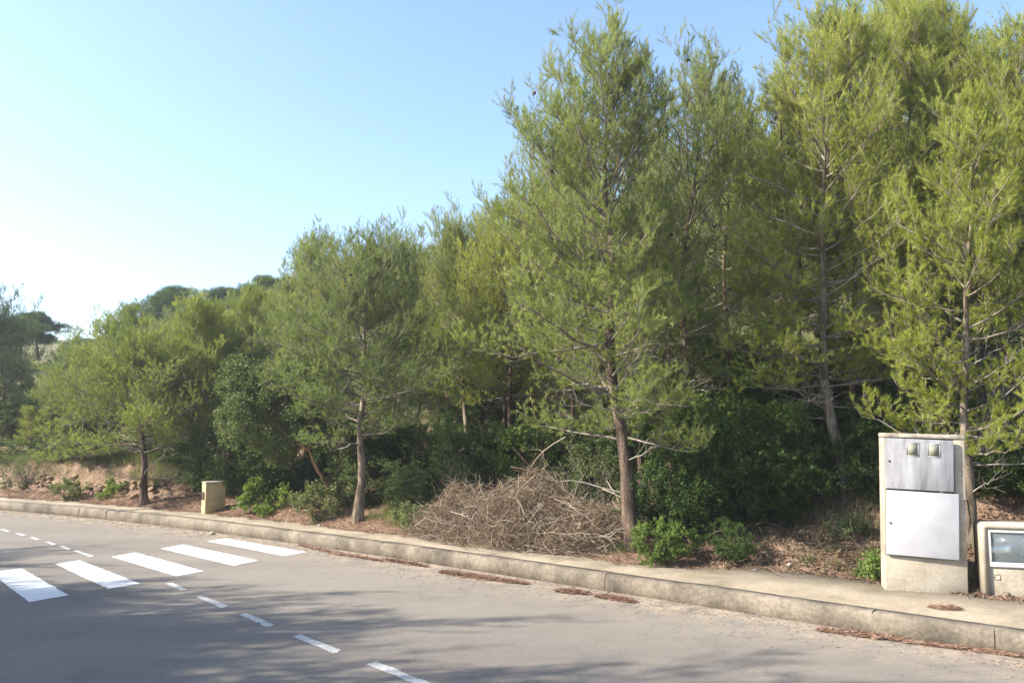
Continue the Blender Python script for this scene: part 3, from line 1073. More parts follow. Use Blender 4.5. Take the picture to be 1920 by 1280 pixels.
# ------------------------------------------------------------------ shrubs
def shrub(seed, rx, ry, h, n, L, mat, wood='bark', stems=9, clump=0.16, name='shrub', stemr=0.016, tone=0.45, clumps=None):
    rd = np.random.default_rng(seed)
    root = link(name, None)
    nc = clumps or max(20, int(rx * ry * h * 60))
    d = unit(rd.normal(size=(nc, 3)))
    rr = rd.uniform(0.35, 1.0, nc) ** 0.6
    lob = 1 + 0.22 * np.sin(np.arctan2(d[:, 1], d[:, 0]) * 3 + seed) * (1 - np.abs(d[:, 2])) + 0.12 * np.sin(d[:, 2] * 9 + seed)
    cc = d * (rr * lob)[:, None] * np.array([rx, ry, h * 0.5]) + np.array([0, 0, h * 0.53])
    cc[:, 2] = np.maximum(cc[:, 2], 0.04)
    Bs = Buf()
    pick = rd.choice(nc, min(stems * 3, nc), replace=False)
    S = np.zeros((len(pick), 3))
    S[:, :2] = rd.normal(size=(len(pick), 2)) * 0.06 * rx
    u = np.linspace(0, 1, 6)
    P = S[:, None] * (1 - u)[None, :, None] + cc[pick][:, None] * np.stack([u ** 1.3, u ** 1.3, u ** 0.8], -1)[None]
    P += rd.normal(size=P.shape) * 0.035 * h * np.sin(u * math.pi)[None, :, None]
    tubes(Bs, P, np.full((len(pick), 1), stemr) * (1 - 0.8 * u)[None], 5)
    o = Bs.obj('stem', M[wood], root)
    # leafy sprays: little shoots in each clump carry the leaves
    ci = rd.integers(0, nc, n)
    shoot = unit(rd.normal(size=(nc * 6, 3)) + d.repeat(6, 0) * 0.6 + [0, 0, 0.35])
    si = ci * 6 + rd.integers(0, 6, n)
    ln = rd.uniform(0.1, 1.25, n) * clump
    pos = cc[ci] + shoot[si] * ln[:, None] + rd.normal(size=(n, 3)) * L * 0.55
    pos[:, 2] = np.maximum(pos[:, 2], 0.01)
    A = np.clip(tone + rd.normal(0, 0.10, nc)[ci] + rd.normal(0, 0.10, n) + 0.12 * (ln / clump - 0.6), 0, 0.97)
    B2 = Buf()
    leaves(B2, pos, L * rd.uniform(0.6, 1.2, n), L * 0.55, rd, A)
    B2.obj('foliage', M[mat], root)
    return root


S = {}
S['dark'] = shrub(1, 1.0, 0.9, 1.8, 26000, 0.045, 'leaf_dark', clump=0.22)
S['dark2'] = shrub(2, 1.1, 1.0, 1.6, 24000, 0.05, 'leaf_dark', clump=0.24, tone=0.5)
S['bright'] = shrub(3, 0.8, 0.8, 1.1, 14000, 0.055, 'leaf_bright', clump=0.18)
S['grey'] = shrub(4, 1.1, 1.0, 1.9, 22000, 0.06, 'leaf_grey', clump=0.22)
S['low'] = shrub(5, 0.42, 0.42, 0.5, 3500, 0.05, 'leaf_bright', clump=0.12, tone=0.6, stemr=0.006)
S['lowgrey'] = shrub(6, 0.45, 0.4, 0.5, 3500, 0.045, 'leaf_grey', clump=0.12, tone=0.7, stemr=0.006)
S['twiggy'] = shrub(8, 0.9, 0.8, 1.4, 5000, 0.04, 'leaf_grey', clump=0.25, tone=0.5, wood='limb', stems=26, stemr=0.010)
used_s = set()


def bush(kind, p, s, label, rz=0, sz=None, group='shrubs under the pines', cat='shrub'):
    o = S[kind]
    c = copy_tree(o) if kind in used_s else o
    used_s.add(kind)
    c.location = (p[0], p[1], p[2] - 0.06)
    c.rotation_euler = (0, 0, rz)
    c.scale = (s, s, sz or s)
    tag(c, label, cat, group)
    return c


BH = [  # kind, column, depth, top row, width scale, label
    ('dark', 1250, 11.4, 800, 0.72, 'dark shrub wrapped round the foot of the central trunks'),
    ('dark2', 1335, 11.9, 790, 0.7, 'dark glossy shrub right of the central trunks'),
    ('bright', 1400, 12.4, 745, 1.25, 'fresh green leafy shrub high above the dark hollow'),
    ('dark', 1450, 11.9, 780, 0.85, 'dark glossy shrub overhanging the shaded hollow'),
    ('dark2', 1530, 12.9, 750, 0.95, 'dark shrub left of the pale lower trunk'),
    ('dark', 1628, 11.5, 770, 0.7, 'dark shrub between the pale trunk and the grey meter cabinet'),
    ('dark2', 1730, 12.6, 730, 1.0, 'dark shrub directly behind the grey meter cabinet'),
    ('dark', 1862, 10.7, 800, 0.8, 'dark shrub above the low glazed cabinet'),
    ('dark2', 1945, 10.4, 820, 0.75, 'dark shrub at the right edge behind the low glazed cabinet'),
    ('bright', 1000, 14.6, 790, 1.05, 'bright green shrub just behind the top of the brush pile'),
    ('bright', 940, 16.4, 830, 0.95, 'bright green shrub behind the left shoulder of the brush pile'),
    ('grey', 1085, 14.0, 790, 0.8, 'dull green shrub between the brush pile and the central trunks'),
    ('dark', 880, 15.5, 800, 0.95, 'dark shrub behind the left end of the brush pile'),
    ('dark2', 800, 16.4, 790, 1.0, 'dark shrub right of the straight pale trunk'),
    ('grey', 775, 14.6, 870, 0.5, 'small grey-green bush between the pale trunk and the brush pile'),
    ('dark', 720, 16.8, 770, 1.05, 'dark shrub behind the straight pale trunk'),
    ('grey', 690, 15.4, 850, 0.65, 'grey-green bush at the foot of the straight pale trunk'),
    ('dark2', 548, 18.2, 800, 0.8, 'dark shrub beside the orange twisted stems'),
    ('dark', 480, 17.6, 800, 1.0, 'dark shrub right of the yellow box'),
    ('dark2', 420, 18.6, 800, 0.95, 'dark shrub close behind the yellow box'),
    ('dark', 345, 20.0, 815, 0.9, 'dark shrub between the bare dark trunk and yellow box'),
    ('grey', 225, 20.6, 830, 0.95, 'light green shrub left of the dark bare trunk'),
    ('grey', 150, 21.2, 855, 0.8, 'grey-green shrub on the middle of the stone bank'),
    ('bright', 1300, 12.2, 755, 0.9, 'fresh green shrub top just right of the central trunks'),
    ('twiggy', 1700, 11.2, 820, 0.7, 'dry twiggy shrub at the back left of the grey cabinet'),
    ('twiggy', 60, 21.0, 850, 0.9, 'twiggy shrub hanging over the left of the stone bank'),
    ('dark2', 15, 22.6, 820, 1.1, 'dark shrub at the left edge above the stones'),
    ('twiggy', 310, 18.9, 880, 0.6, 'dry twiggy shrub between the dark trunk and yellow box'),
    ('twiggy', 850, 14.6, 800, 0.75, 'leafless twiggy shrub behind the left of the brush pile'),
    ('twiggy', 1120, 12.8, 850, 0.7, 'twiggy shrub touching the right of the brush pile'),
    ('grey', 1480, 14.8, 690, 1.0, 'dull green shrub on the slope above the hollow'),
    ('grey', 640, 19.5, 740, 1.1, 'dull green shrub in the gap behind the pale trunk'),
    ('grey', 960, 19.0, 745, 0.9, 'dull green shrub on the tan slope behind the brush'),
    ('dark', 1180, 15.6, 740, 1.0, 'dark shrub on the slope behind the tallest trunk'),
]
for i, (kd_, u, Y, vt, s, lb) in enumerate(BH):
    p = at(u, Y)
    h0 = {'dark': 1.8, 'dark2': 1.6, 'bright': 1.1, 'grey': 1.9, 'twiggy': 1.4}[kd_]
    bush(kd_, p, s, lb, rz=i * 1.7, sz=max(0.35, height_for(p, vt) / h0))
for (kd_, u, v, s, lb) in (('low', 495, 962, 1.2, 'low light green bush by the pavement right of the yellow box'),
                           ('lowgrey', 595, 972, 1.15, 'low grey-green bush at the foot of the orange twisted stems'),
                           ('dark', 1475, 985, 0.32, 'small dark bush at the back of the shaded hollow'),
                           ('lowgrey', 1590, 1010, 0.6, 'dull green weed at the foot of the pale lower trunk'),
                           ('bright', 1240, 1050, 0.48, 'bright green bush at the foot of the tallest leaning pine'),
                           ('dark', 1375, 1050, 0.30, 'small dark green bush at the front of the shaded hollow'),
                           ('low', 1652, 1080, 0.6, 'narrow green tuft against the left side of the grey cabinet'),
                           ('lowgrey', 130, 935, 0.9, 'small bush at the foot of the stone bank'),
                           ('low', 205, 930, 0.8, 'green weed hanging on the stone bank'),
                           ('lowgrey', 770, 985, 0.7, 'grassy weed at the left foot of the brush pile'),
                           ('low', 1045, 985, 0.35, 'small green sprout growing out of the brush pile front')):
    bush(kd_, base(u, v), s, lb, rz=u, group='low weeds beside the pavement', cat='bush')

# scrub scattered over the slope, seen only in glimpses between the crowns
rd = np.random.default_rng(404)
for i in range(120):
    T_, S_ = rd.uniform(-6, 44), 4.2 + 28 * rd.random() ** 1.8
    x, y = kxy(T_, S_)
    kd_ = ['grey', 'dark', 'dark2', 'grey', 'twiggy'][rd.integers(0, 5)]
    z = gz(float(x), float(y))
    bush(kd_, (float(x), float(y), z), rd.uniform(0.8, 1.5), 'scrub bush on the slope glimpsed between the pines', rz=rd.uniform(0, 6), sz=rd.uniform(0.5, 1.1), group='scrub bushes on the slope')

# strawberry tree with orange twisted stems
p = base(598, 955)
root = thing('broadleaf_tree', 'small grey-green tree with orange twisted stems left of the straight pale trunk', 'tree', (p[0], p[1], p[2] - 0.03))
k = p[1] / F


def stem(pts, r0, r1, mat, parent, name='stem'):
    P = np.array(pts, float)
    n = 14
    u = np.linspace(0, 1, len(P))
    uu = np.linspace(0, 1, n)
    Q = np.stack([np.interp(uu, u, P[:, c]) for c in range(3)], 1)
    for _ in range(2):
        Q[1:-1] = (Q[:-2] + 2 * Q[1:-1] + Q[2:]) / 4
    B = Buf()
    tubes(B, Q[None], np.linspace(r0, r1, n)[None] * (1 + 0.12 * np.sin(uu * 19)), 8)
    return B.obj(name, M[mat], parent, smooth=True)


stem([(0, 0, 0), (8 * k, 0, 30 * k), (28 * k, 0.05, 62 * k), (36 * k, 0.1, 90 * k), (44 * k, 0.1, 150 * k)], 0.055, 0.018, 'bark_orange', root)
stem([(16 * k, 0, 45 * k), (-6 * k, 0.05, 75 * k), (-24 * k, 0.1, 110 * k), (-30 * k, 0.1, 165 * k)], 0.04, 0.014, 'bark_orange', root)
stem([(30 * k, 0.05, 65 * k), (50 * k, 0.2, 110 * k), (54 * k, 0.2, 190 * k)], 0.035, 0.012, 'bark_orange', root)
stem([(-24 * k, 0.1, 110 * k), (-80 * k, 0.1, 150 * k), (-120 * k, 0.1, 200 * k)], 0.022, 0.010, 'bark_orange', root)
rd = np.random.default_rng(55)
B2 = Buf()
lobes = [(-110, 215, 50), (-60, 200, 52), (-20, 160, 46), (35, 170, 48), (-140, 165, 40), (-30, 240, 46), (60, 130, 34), (-90, 130, 40), (-160, 245, 36)]
for lx, lz, lr in lobes:
    n = 5200
    nc = 60
    d = unit(rd.normal(size=(nc, 3)))
    cc = d * (rd.uniform(0.3, 1, nc) ** 0.5 * lr * 1.15 * k)[:, None] + np.array([lx * k, rd.normal() * 0.2, lz * k])
    ci = rd.integers(0, nc, n)
    pos = cc[ci] + rd.normal(size=(n, 3)) * 0.06
    leaves(B2, pos, 0.06 * rd.uniform(0.6, 1.2, n), 0.026, rd, np.clip(0.5 + rd.normal(0, 0.1, nc)[ci] + rd.normal(0, 0.12, n), 0, 1))
B2.obj('crown', M['leaf_grey'], root)

# slim bent sapling right of the central trunks
p = base(1330, 985)
k = p[1] / F
o = thing('sapling', 'thin bent sapling with bare pale stem inside the dark shrubs', 'tree', p)
stem([(0, 0, -0.03), (-8 * k, 0, 60 * k), (-18 * k, 0, 130 * k), (-40 * k, 0.1, 200 * k)], 0.026, 0.012, 'bark_pale', o)
B2 = Buf()
n = 1500
rd = np.random.default_rng(5)
pos = np.array([-40 * k, 0.1, 200 * k]) + rd.normal(size=(n, 3)) * np.array([0.22, 0.2, 0.22])
leaves(B2, pos, 0.05, 0.028, rd, np.clip(0.5 + rd.normal(0, 0.12, n), 0, 1))
B2.obj('crown', M['leaf_dark'], o)


# ------------------------------------------------------------------ brush pile
def curvy(rd, n, k, start, dirs, L, wig, droop=0.0):
    u = np.linspace(0, 1, k)
    P = start[:, None] + u[None, :, None] * L[:, None, None] * dirs[:, None]
    side = perp(dirs, rd)
    P += side[:, None] * (np.sin(u * math.pi)[None, :] * L[:, None] * wig * rd.normal(size=(n, 1)))[..., None]
    P += rd.normal(size=P.shape) * 0.02 * L[:, None, None] * u[None, :, None]
    P[..., 2] -= droop * (u ** 2)[None] * L[:, None]
    return P


p = base(985, 1003)
pl = thing('brush_pile', 'big heap of dry cut brown branches and twigs left of the leaning pine', 'brush pile', (p[0], p[1], p[2] - 0.05), R(-36))
rd = np.random.default_rng(9)
RX, RY, RH = 2.15, 1.0, height_for(p, 888) * 0.86


def mound(n, lo=0.6, hi=1.0):
    a = rd.uniform(0, 2 * math.pi, n)
    r = np.sqrt(rd.uniform(0, 1, n))
    x, y = np.cos(a) * r * RX, np.sin(a) * r * RY
    h = RH * (1 - r ** 2) ** 0.75 * (1 + 0.22 * np.sin(x * 4.1 + 1) + 0.16 * np.sin(y * 7 + x * 3.3))
    z = h * rd.uniform(lo, hi, n)
    return np.stack([x, y, z], 1)


B2 = Buf()
n = 7500
st = mound(n, 0.15, 1.0)
dr = unit(rd.normal(size=(n, 3)) * np.array([1, 0.7, 0.55]) + np.array([0, -0.1, 0.04]))
L = rd.uniform(0.12, 0.75, n)
P = curvy(rd, n, 5, st - dr * L[:, None] / 2, dr, L, 0.16, 0.1)
P[..., 2] = np.maximum(P[..., 2], 0.0)
tubes(B2, P, rd.uniform(0.0022, 0.006, n)[:, None] * np.linspace(1, 0.35, 5)[None], 3, a=np.clip(rd.normal(0.45, 0.22, n), 0, 1))
o = B2.obj('twig_mass', M['twig'], pl)
o['kind'] = 'stuff'
B2 = Buf()
n = 85000
c = mound(2600, 0.3, 1.0)
ci = rd.integers(0, len(c), n)
pos = c[ci] + rd.normal(size=(n, 3)) * 0.05
dr = unit(rd.normal(size=(n, 3)) + unit(rd.normal(size=(2600, 3)))[ci] * 0.8)
slivers(B2, pos, dr, rd.uniform(0.04, 0.1, n), 0.005, rd, np.clip(rd.normal(0.4, 0.2, 2600)[ci] + rd.normal(0, 0.08, n), 0, 1))
o = B2.obj('dry_needles', M['dead'], pl)
o['kind'] = 'stuff'
for i in range(80):
    B3 = Buf()
    s0 = mound(1, 0.85, 1.08)
    outw = s0[0] * np.array([1 / RX, 1 / RY, 0])
    d0 = unit(np.array([outw[0] * 1.3 + rd.normal() * 0.6, -0.25 + rd.normal() * 0.5, 0.05 + rd.normal() * 0.4])[None])
    L0 = np.array([rd.uniform(0.6, 1.7)])
    P = curvy(rd, 1, 8, s0 - d0 * L0 * 0.5, d0, L0, 0.12, 0.06)
    P[..., 2] = np.maximum(P[..., 2], 0.03)
    r0 = rd.uniform(0.004, 0.009)
    tn = float(np.clip(rd.normal(0.6, 0.25), 0.1, 1))
    tubes(B3, P, r0 * np.linspace(1, 0.3, 8)[None], 5, a=tn)
    m2 = 9
    ix = rd.integers(2, 8, m2)
    dd = unit(d0.repeat(m2, 0) * 0.9 + perp(d0.repeat(m2, 0), rd) * 0.8)
    P2 = curvy(rd, m2, 5, P[0, ix], dd, L0.repeat(m2) * rd.uniform(0.15, 0.45, m2), 0.15)
    P2[..., 2] = np.maximum(P2[..., 2], 0.02)
    tubes(B3, P2, r0 * 0.42 * np.linspace(1, 0.3, 5)[None].repeat(m2, 0), 3, a=tn)
    B3.obj('dead_branch', M['twig'], pl)

# ------------------------------------------------------------------ fallen needles, grass, stones
rd = np.random.default_rng(77)
B2 = Buf()
n = 90000
T = rd.uniform(-2.5, 24, n)
Sx = 0.4 + rd.gamma(1.6, 0.8, n)
X, Y = kxy(T, Sx)
Z = gz(X, Y)
pv = Sx < 1.9
zt = np.where(pv, np.maximum(Z, KERB_H), Z)
keep = (Z > KERB_H - 0.03) & (Sx < 6)
X, Y, zt = X[keep], Y[keep], zt[keep]
n = len(X)
D = unit(np.stack([rd.normal(size=n), rd.normal(size=n), np.abs(rd.normal(size=n)) * 0.25], 1))
slivers(B2, np.stack([X, Y, zt + 0.006], 1), D, rd.uniform(0.04, 0.11, n), 0.0065, rd, np.clip(rd.normal(0.42, 0.22, n), 0, 1))
o = B2.obj('needle_litter', M['litter'])
o['kind'] = 'stuff'
tag(o, 'brown fallen pine needles covering the soil strip behind the pavement', 'needle litter')


def patch(pix, wid, n, label, zz=0.004, on_kerb=False):
    """drift of needles along the kerb foot; pix = centreline pixels"""
    B2 = Buf()
    P = np.array([flat(u, v, zz) for u, v in pix])
    u = rd.uniform(0, 1, n)
    ul = np.linspace(0, 1, len(P))
    c = np.stack([np.interp(u, ul, P[:, 0]), np.interp(u, ul, P[:, 1])], 1)
    tng = unit(P[-1] - P[0])
    nn = np.array([tng[1], -tng[0]])
    prof = np.sin(np.clip(u, 0.02, 0.98) * math.pi) ** 0.6 * (0.75 + 0.25 * np.sin(u * 31))
    off = rd.normal(0, 0.38, n) * wid * prof
    c = c + off[:, None] * nn
    hgt_ = 0.035 * prof * np.exp(-(off / (wid * 0.5 + 1e-6)) ** 2) * rd.uniform(0, 1, n)
    D = unit(np.stack([tng[0] + rd.normal(size=n) * 0.8, tng[1] + rd.normal(size=n) * 0.8, np.abs(rd.normal(size=n)) * 0.2], 1))
    slivers(B2, np.column_stack([c, zz + 0.003 + hgt_]), D, rd.uniform(0.04, 0.1, n), 0.007, rd, np.clip(rd.normal(0.42, 0.2, n), 0, 1))
    o = B2.obj('needle_drift', M['litter'])
    o['kind'] = 'stuff'
    return tag(o, label, 'needle litter')


patch([(825, 1072), (880, 1080), (985, 1094)], 0.16, 5200, 'long reddish drift of pine needles on the road below the brush pile')
patch([(1040, 1107), (1070, 1110), (1100, 1113)], 0.12, 1600, 'small reddish needle drift on the road, right of the long drift')
patch([(1115, 1117), (1150, 1122), (1185, 1128)], 0.12, 1800, 'small reddish needle drift on the road nearest the leaning pine')
patch([(1530, 1180), (1620, 1192), (1690, 1200)], 0.10, 2000, 'thin line of needles at the kerb foot left of the cabinet')
patch([(720, 1048), (755, 1055), (800, 1062)], 0.10, 1200, 'faint needle drift on the road above the long drift')
patch([(560, 1022), (640, 1040), (720, 1052)], 0.14, 1500, 'scattered needles at the kerb foot beside the last crossing bar')
patch([(1690, 1203), (1800, 1216), (1920, 1232)], 0.06, 700, 'thin needle line at the kerb foot in front of the cabinets')
patch([(1740, 1138), (1768, 1140), (1795, 1142)], 0.10, 700, 'little reddish patch of needles on the pavement before the cabinet', zz=KERB_H)
# sparse debris over the road edge
B2 = Buf()
n = 6000
T = rd.uniform(-2, 24, n)
Sx = -np.abs(rd.normal(0, 0.38, n)) - 0.02
X, Y = kxy(T, Sx)
D = unit(np.stack([rd.normal(size=n), rd.normal(size=n), np.abs(rd.normal(size=n)) * 0.1], 1))
slivers(B2, np.stack([X, Y, np.full(n, 0.004)], 1), D, rd.uniform(0.02, 0.07, n), 0.006, rd, np.clip(rd.normal(0.5, 0.2, n), 0, 1))
o = B2.obj('road_debris', M['litter'])
o['kind'] = 'stuff'
tag(o, 'sparse dry needles and grit scattered along the road edge', 'debris')


def grass_patch(n, T0, T1, s0, s1, L, a0, label, dens=None):
    B2 = Buf()
    nc = max(8, n // 22)
    T = rd.uniform(T0, T1, nc)
    Sx = rd.uniform(s0, s1, nc)
    ci = rd.integers(0, nc, n)
    X, Y = kxy(T, Sx)
    X = X[ci] + rd.normal(size=n) * 0.05
    Y = Y[ci] + rd.normal(size=n) * 0.05
    Z = gz(X, Y)
    D = unit(np.stack([rd.normal(size=n) * 0.45, rd.normal(size=n) * 0.45, np.ones(n)], 1))
    slivers(B2, np.stack([X, Y, Z - 0.01], 1), D, L * rd.uniform(0.4, 1.2, n), 0.007, rd, np.clip(a0 + rd.normal(0, 0.15, nc)[ci] + rd.normal(0, 0.08, n), 0, 1))
    o = B2.obj('grass', M['grass'])
    o['kind'] = 'stuff'
    return tag(o, label, 'grass')


grass_patch(9000, 8.2, 10.6, 1.15, 2.2, 0.22, 0.75, 'dry pale grass with green blades left of the brush pile')
grass_patch(22000, 3, 30, 3.0, 16, 0.35, 0.8, 'dry grass growing thinly over the slope under the pines')
grass_patch(14000, T_BANK, T_BANK + 12, 1.5, 2.4, 0.28, 0.6, 'green and dry grass hanging over the stone bank')
grass_patch(1500, 5.4, 6.8, 1.1, 1.6, 0.14, 0.35, 'few green blades at the front of the brush pile')
grass_patch(2500, -1, 4.5, 1.5, 3.2, 0.14, 0.4, 'thin dry grass in the shaded hollow left of the cabinet')

# stone bank at the left: every stone its own part
sm = []
for i in range(7):
    bm_v = []
    import bmesh
    bm = bmesh.new()
    bmesh.ops.create_icosphere(bm, subdivisions=1, radius=1)
    rr = np.random.default_rng(200 + i)
    for v in bm.verts:
        f = 0.72 + 0.5 * rr.random()
        v.co = Vector((v.co.x * f, v.co.y * f, v.co.z * f))
    me = bpy.data.meshes.new('stone')
    bm.to_mesh(me)
    bm.free()
    me.materials.append(M['stone'])
    sm.append(me)
xb, yb = kxy(17.5, 1.4)
bank = thing('stone_bank', 'rough orange limestone bank behind the pavement at the left', 'stone bank', (float(xb), float(yb), 0))
rs = np.random.default_rng(31)
cnt = 0
for row in range(7):
    t = T_BANK - 0.3 + rs.uniform(0, 0.3)
    while t < T_BANK + 11:
        wd = rs.uniform(0.09, 0.20) * (1 + 0.5 * (rs.random() < 0.2))
        dens = (0.85 if t > T_BANK + 1 else 0.5) * (0.45 + 0.9 * (vnoise(t, row * 0.7, 0.9) > -0.25))
        if rs.random() < dens and cnt < 290:
            s = 1.34 + row * 0.055 + rs.normal() * 0.06
            x, y = kxy(t, s)
            z = 0.22 + row * 0.10 + rs.normal() * 0.015
            z = min(z, gz(float(x), float(y)) + 0.16)
            o = link('stone', sm[rs.integers(0, 7)], bank)
            o.location = (float(x) - float(xb), float(y) - float(yb), z)
            o.rotation_euler = (rs.uniform(-0.8, 0.8), rs.uniform(-0.6, 0.6), rs.uniform(0, 6))
            o.scale = (wd * 0.55, wd * 0.5, rs.uniform(0.3, 0.6) * wd * 0.62)
            cnt += 1
        t += wd * 0.95

# dry sticks and leaves lying in the shaded hollow
rd = np.random.default_rng(611)
B2 = Buf()
n = 900
T = rd.uniform(T_CAB + 0.3, T_CAB + 4.2, n)
Sx = rd.uniform(1.3, 3.4, n)
X, Y = kxy(T, Sx)
Z = gz(X, Y)
dr = unit(rd.normal(size=(n, 3)) * [1, 1, 0.35] + [0, 0, 0.12])
L = rd.uniform(0.1, 0.7, n)
P = curvy(rd, n, 5, np.stack([X, Y, Z + 0.01], 1), dr, L, 0.15, 0.1)
tubes(B2, P, rd.uniform(0.002, 0.006, n)[:, None] * np.linspace(1, 0.4, 5)[None], 3, a=np.clip(rd.normal(0.15, 0.2, n), 0, 1))
o = B2.obj('dry_sticks', M['twig'])
o['kind'] = 'stuff'
tag(o, 'thin dry sticks lying over the earth of the shaded hollow left of the cabinet', 'sticks')
B2 = Buf()
n = 9000
T = rd.uniform(T_CAB - 2, T_CAB + 5, n)
Sx = rd.uniform(1.2, 4.0, n)
X, Y = kxy(T, Sx)
leaves(B2, np.stack([X, Y, gz(X, Y) + rd.uniform(0.005, 0.05, n)], 1), rd.uniform(0.03, 0.07, n), 0.03, rd, np.clip(rd.normal(0.15, 0.18, n), 0, 1), up=1.2)
o = B2.obj('dead_leaves', M['dead'])
o['kind'] = 'stuff'
tag(o, 'brown dead leaves covering the earth of the shaded hollow', 'dead leaves')

# loose stones on the soil
for (u, v, s, lb) in ((1058, 1036, 0.085, 'pale concrete lump at the front foot of the brush pile'),
                      (1480, 1062, 0.05, 'small pale stone in the shaded hollow'),
                      (398, 1002, 0.05, 'small white stone in the gutter by the last crossing bar'),
                      (195, 972, 0.045, 'small dark stone in the gutter below the stone bank'),
                      (1440, 1085, 0.035, 'pebble on the litter right of the leaning pine')):
    p = base(u, v)
    o = link('stone', sm[int(u) % 7].copy())
    o.data.materials.clear()
    o.data.materials.append(M['cream'] if 'dark' not in lb else M['black'])
    o.location = (p[0], p[1], p[2] + s * 0.3)
    o.scale = (s * 1.1, s, s * 0.8)
    o.rotation_euler = (0.2, 0.1, u)
    tag(o, lb, 'stone')
for (u, v, lb) in ((1414, 1071, 'white scrap of paper on the shaded litter in the hollow'), (598, 986, 'white scrap of paper on the litter near the orange stems')):
    p = base(u, v)
    B2 = Buf()
    B2.add([(-.03, -.02, .0), (.03, -.025, .012), (.035, .02, .004), (-.02, .03, .018), (0.0, 0.0, 0.02)], f3=[(0, 1, 4), (1, 2, 4), (2, 3, 4), (3, 0, 4)])
    o = B2.obj('paper_scrap', M['litterpaper'])
    o.location = (p[0], p[1], p[2] + 0.008)
    tag(o, lb, 'litter')

# ------------------------------------------------------------------ cabinets
pa = flat(1660, 1105, KERB_H)
pb = flat(1816, 1113, KERB_H)
W = float(np.linalg.norm(pb - pa))
rz = math.atan2(pb[1] - pa[1], pb[0] - pa[0])
Hc = 285 / F * pa[1]
cab = thing('meter_cabinet', 'tall weathered concrete meter cabinet with two grey doors on the pavement', 'cabinet', (pa[0], pa[1], KERB_H - 0.002), rz)
cab.rotation_euler[1] = R(1.6)
D = 0.30
k = pa[1] / F
B2 = Buf()                                           # body: shell with an open front recess
b0 = 0.36                                            # plinth height
t_ = 0.03
box(B2, 0, W, 0, D, -0.05, b0)                       # plinth
body = bevel(B2.obj('plinth', M['cream'], cab), 0.008)
B2 = Buf()
box(B2, 0, t_, 0.004, D, b0, Hc - 0.05)
box(B2, W - 0.105, W, 0.004, D, b0, Hc - 0.05)
box(B2, t_, W - 0.105, D - 0.03, D, b0, Hc - 0.05)
bevel(B2.obj('frame', M['cream'], cab), 0.005)
B2 = Buf()
box(B2, -0.004, W + 0.004, -0.006, D + 0.006, Hc - 0.048, Hc)
bevel(B2.obj('cap', M['cap'], cab), 0.012, 3)
# upper door: left edge 1662, right 1788, rows 838..935; slightly sagging
zu0, zu1 = Hc - 0.585, Hc - 0.052


def door(x0, x1, z0, z1, mat, tilt, sag, proud):
    B = Buf()
    box(B, 0, x1 - x0, -0.028 - proud, -0.006 - proud, 0, z1 - z0)
    o = bevel(B.obj('door', M[mat], cab), 0.005)
    o.location = (x0, 0, z0)
    o.rotation_euler = (0, sag, tilt)
    return o


xd = W - 0.118
d1 = door(0.012, xd, zu0, zu1, 'door_dirty', R(-1.0), R(0.7), 0.002)
xd2 = W - 0.085
d2 = door(0.012, xd2, b0 + 0.015, zu0 - 0.016, 'door_white', R(-1.6), R(1.0), 0.002)
for d_, z in ((d1, 0.29), (d2, 0.33)):
    B2 = Buf()
    th = np.linspace(0, 2 * math.pi, 13)[:-1]
    v = [(0.040 + 0.011 * math.cos(a), -0.0345, z + 0.011 * math.sin(a)) for a in th] + [(0.040 + 0.011 * math.cos(a), -0.028, z + 0.011 * math.sin(a)) for a in th] + [(0.040, -0.0355, z)]
    B2.add(v, f4=[(i, (i + 1) % 12, 12 + (i + 1) % 12, 12 + i) for i in range(12)], f3=[(24, (i + 1) % 12, i) for i in range(12)])
    o = B2.obj('lock', M['black'], d_)
# window openings of the upper door
for x0 in (0.205, 0.205 + 0.205):
    B2 = Buf()
    z0 = zu1 - zu0 - 0.185
    for (a, b_, c, d_) in ((0, 0.125, 0, 0.012), (0, 0.125, 0.133, 0.145), (0, 0.012, 0.012, 0.133), (0.113, 0.125, 0.012, 0.133)):
        box(B2, x0 + a, x0 + b_, -0.0325, -0.0303, z0 + c, z0 + d_)
    o = B2.obj('window', M['door_dirty'], d1)
    B2 = Buf()
    box(B2, x0 + 0.012, x0 + 0.113, -0.0318, -0.0302, z0 + 0.012, z0 + 0.133)
    B2.obj('pane', M['olive'], d1)

# low glazed cabinet
k2 = flat(1850, 1117, KERB_H)
pr = flat(1846, 1118, KERB_H)
rz2 = rz - R(1)
W2, H2c, D2 = 0.98, 0.735, 0.34
lo = thing('glazed_cabinet', 'low cream concrete cabinet with a glass front at the right edge', 'cabinet', (pr[0], pr[1], KERB_H - 0.002), rz2)


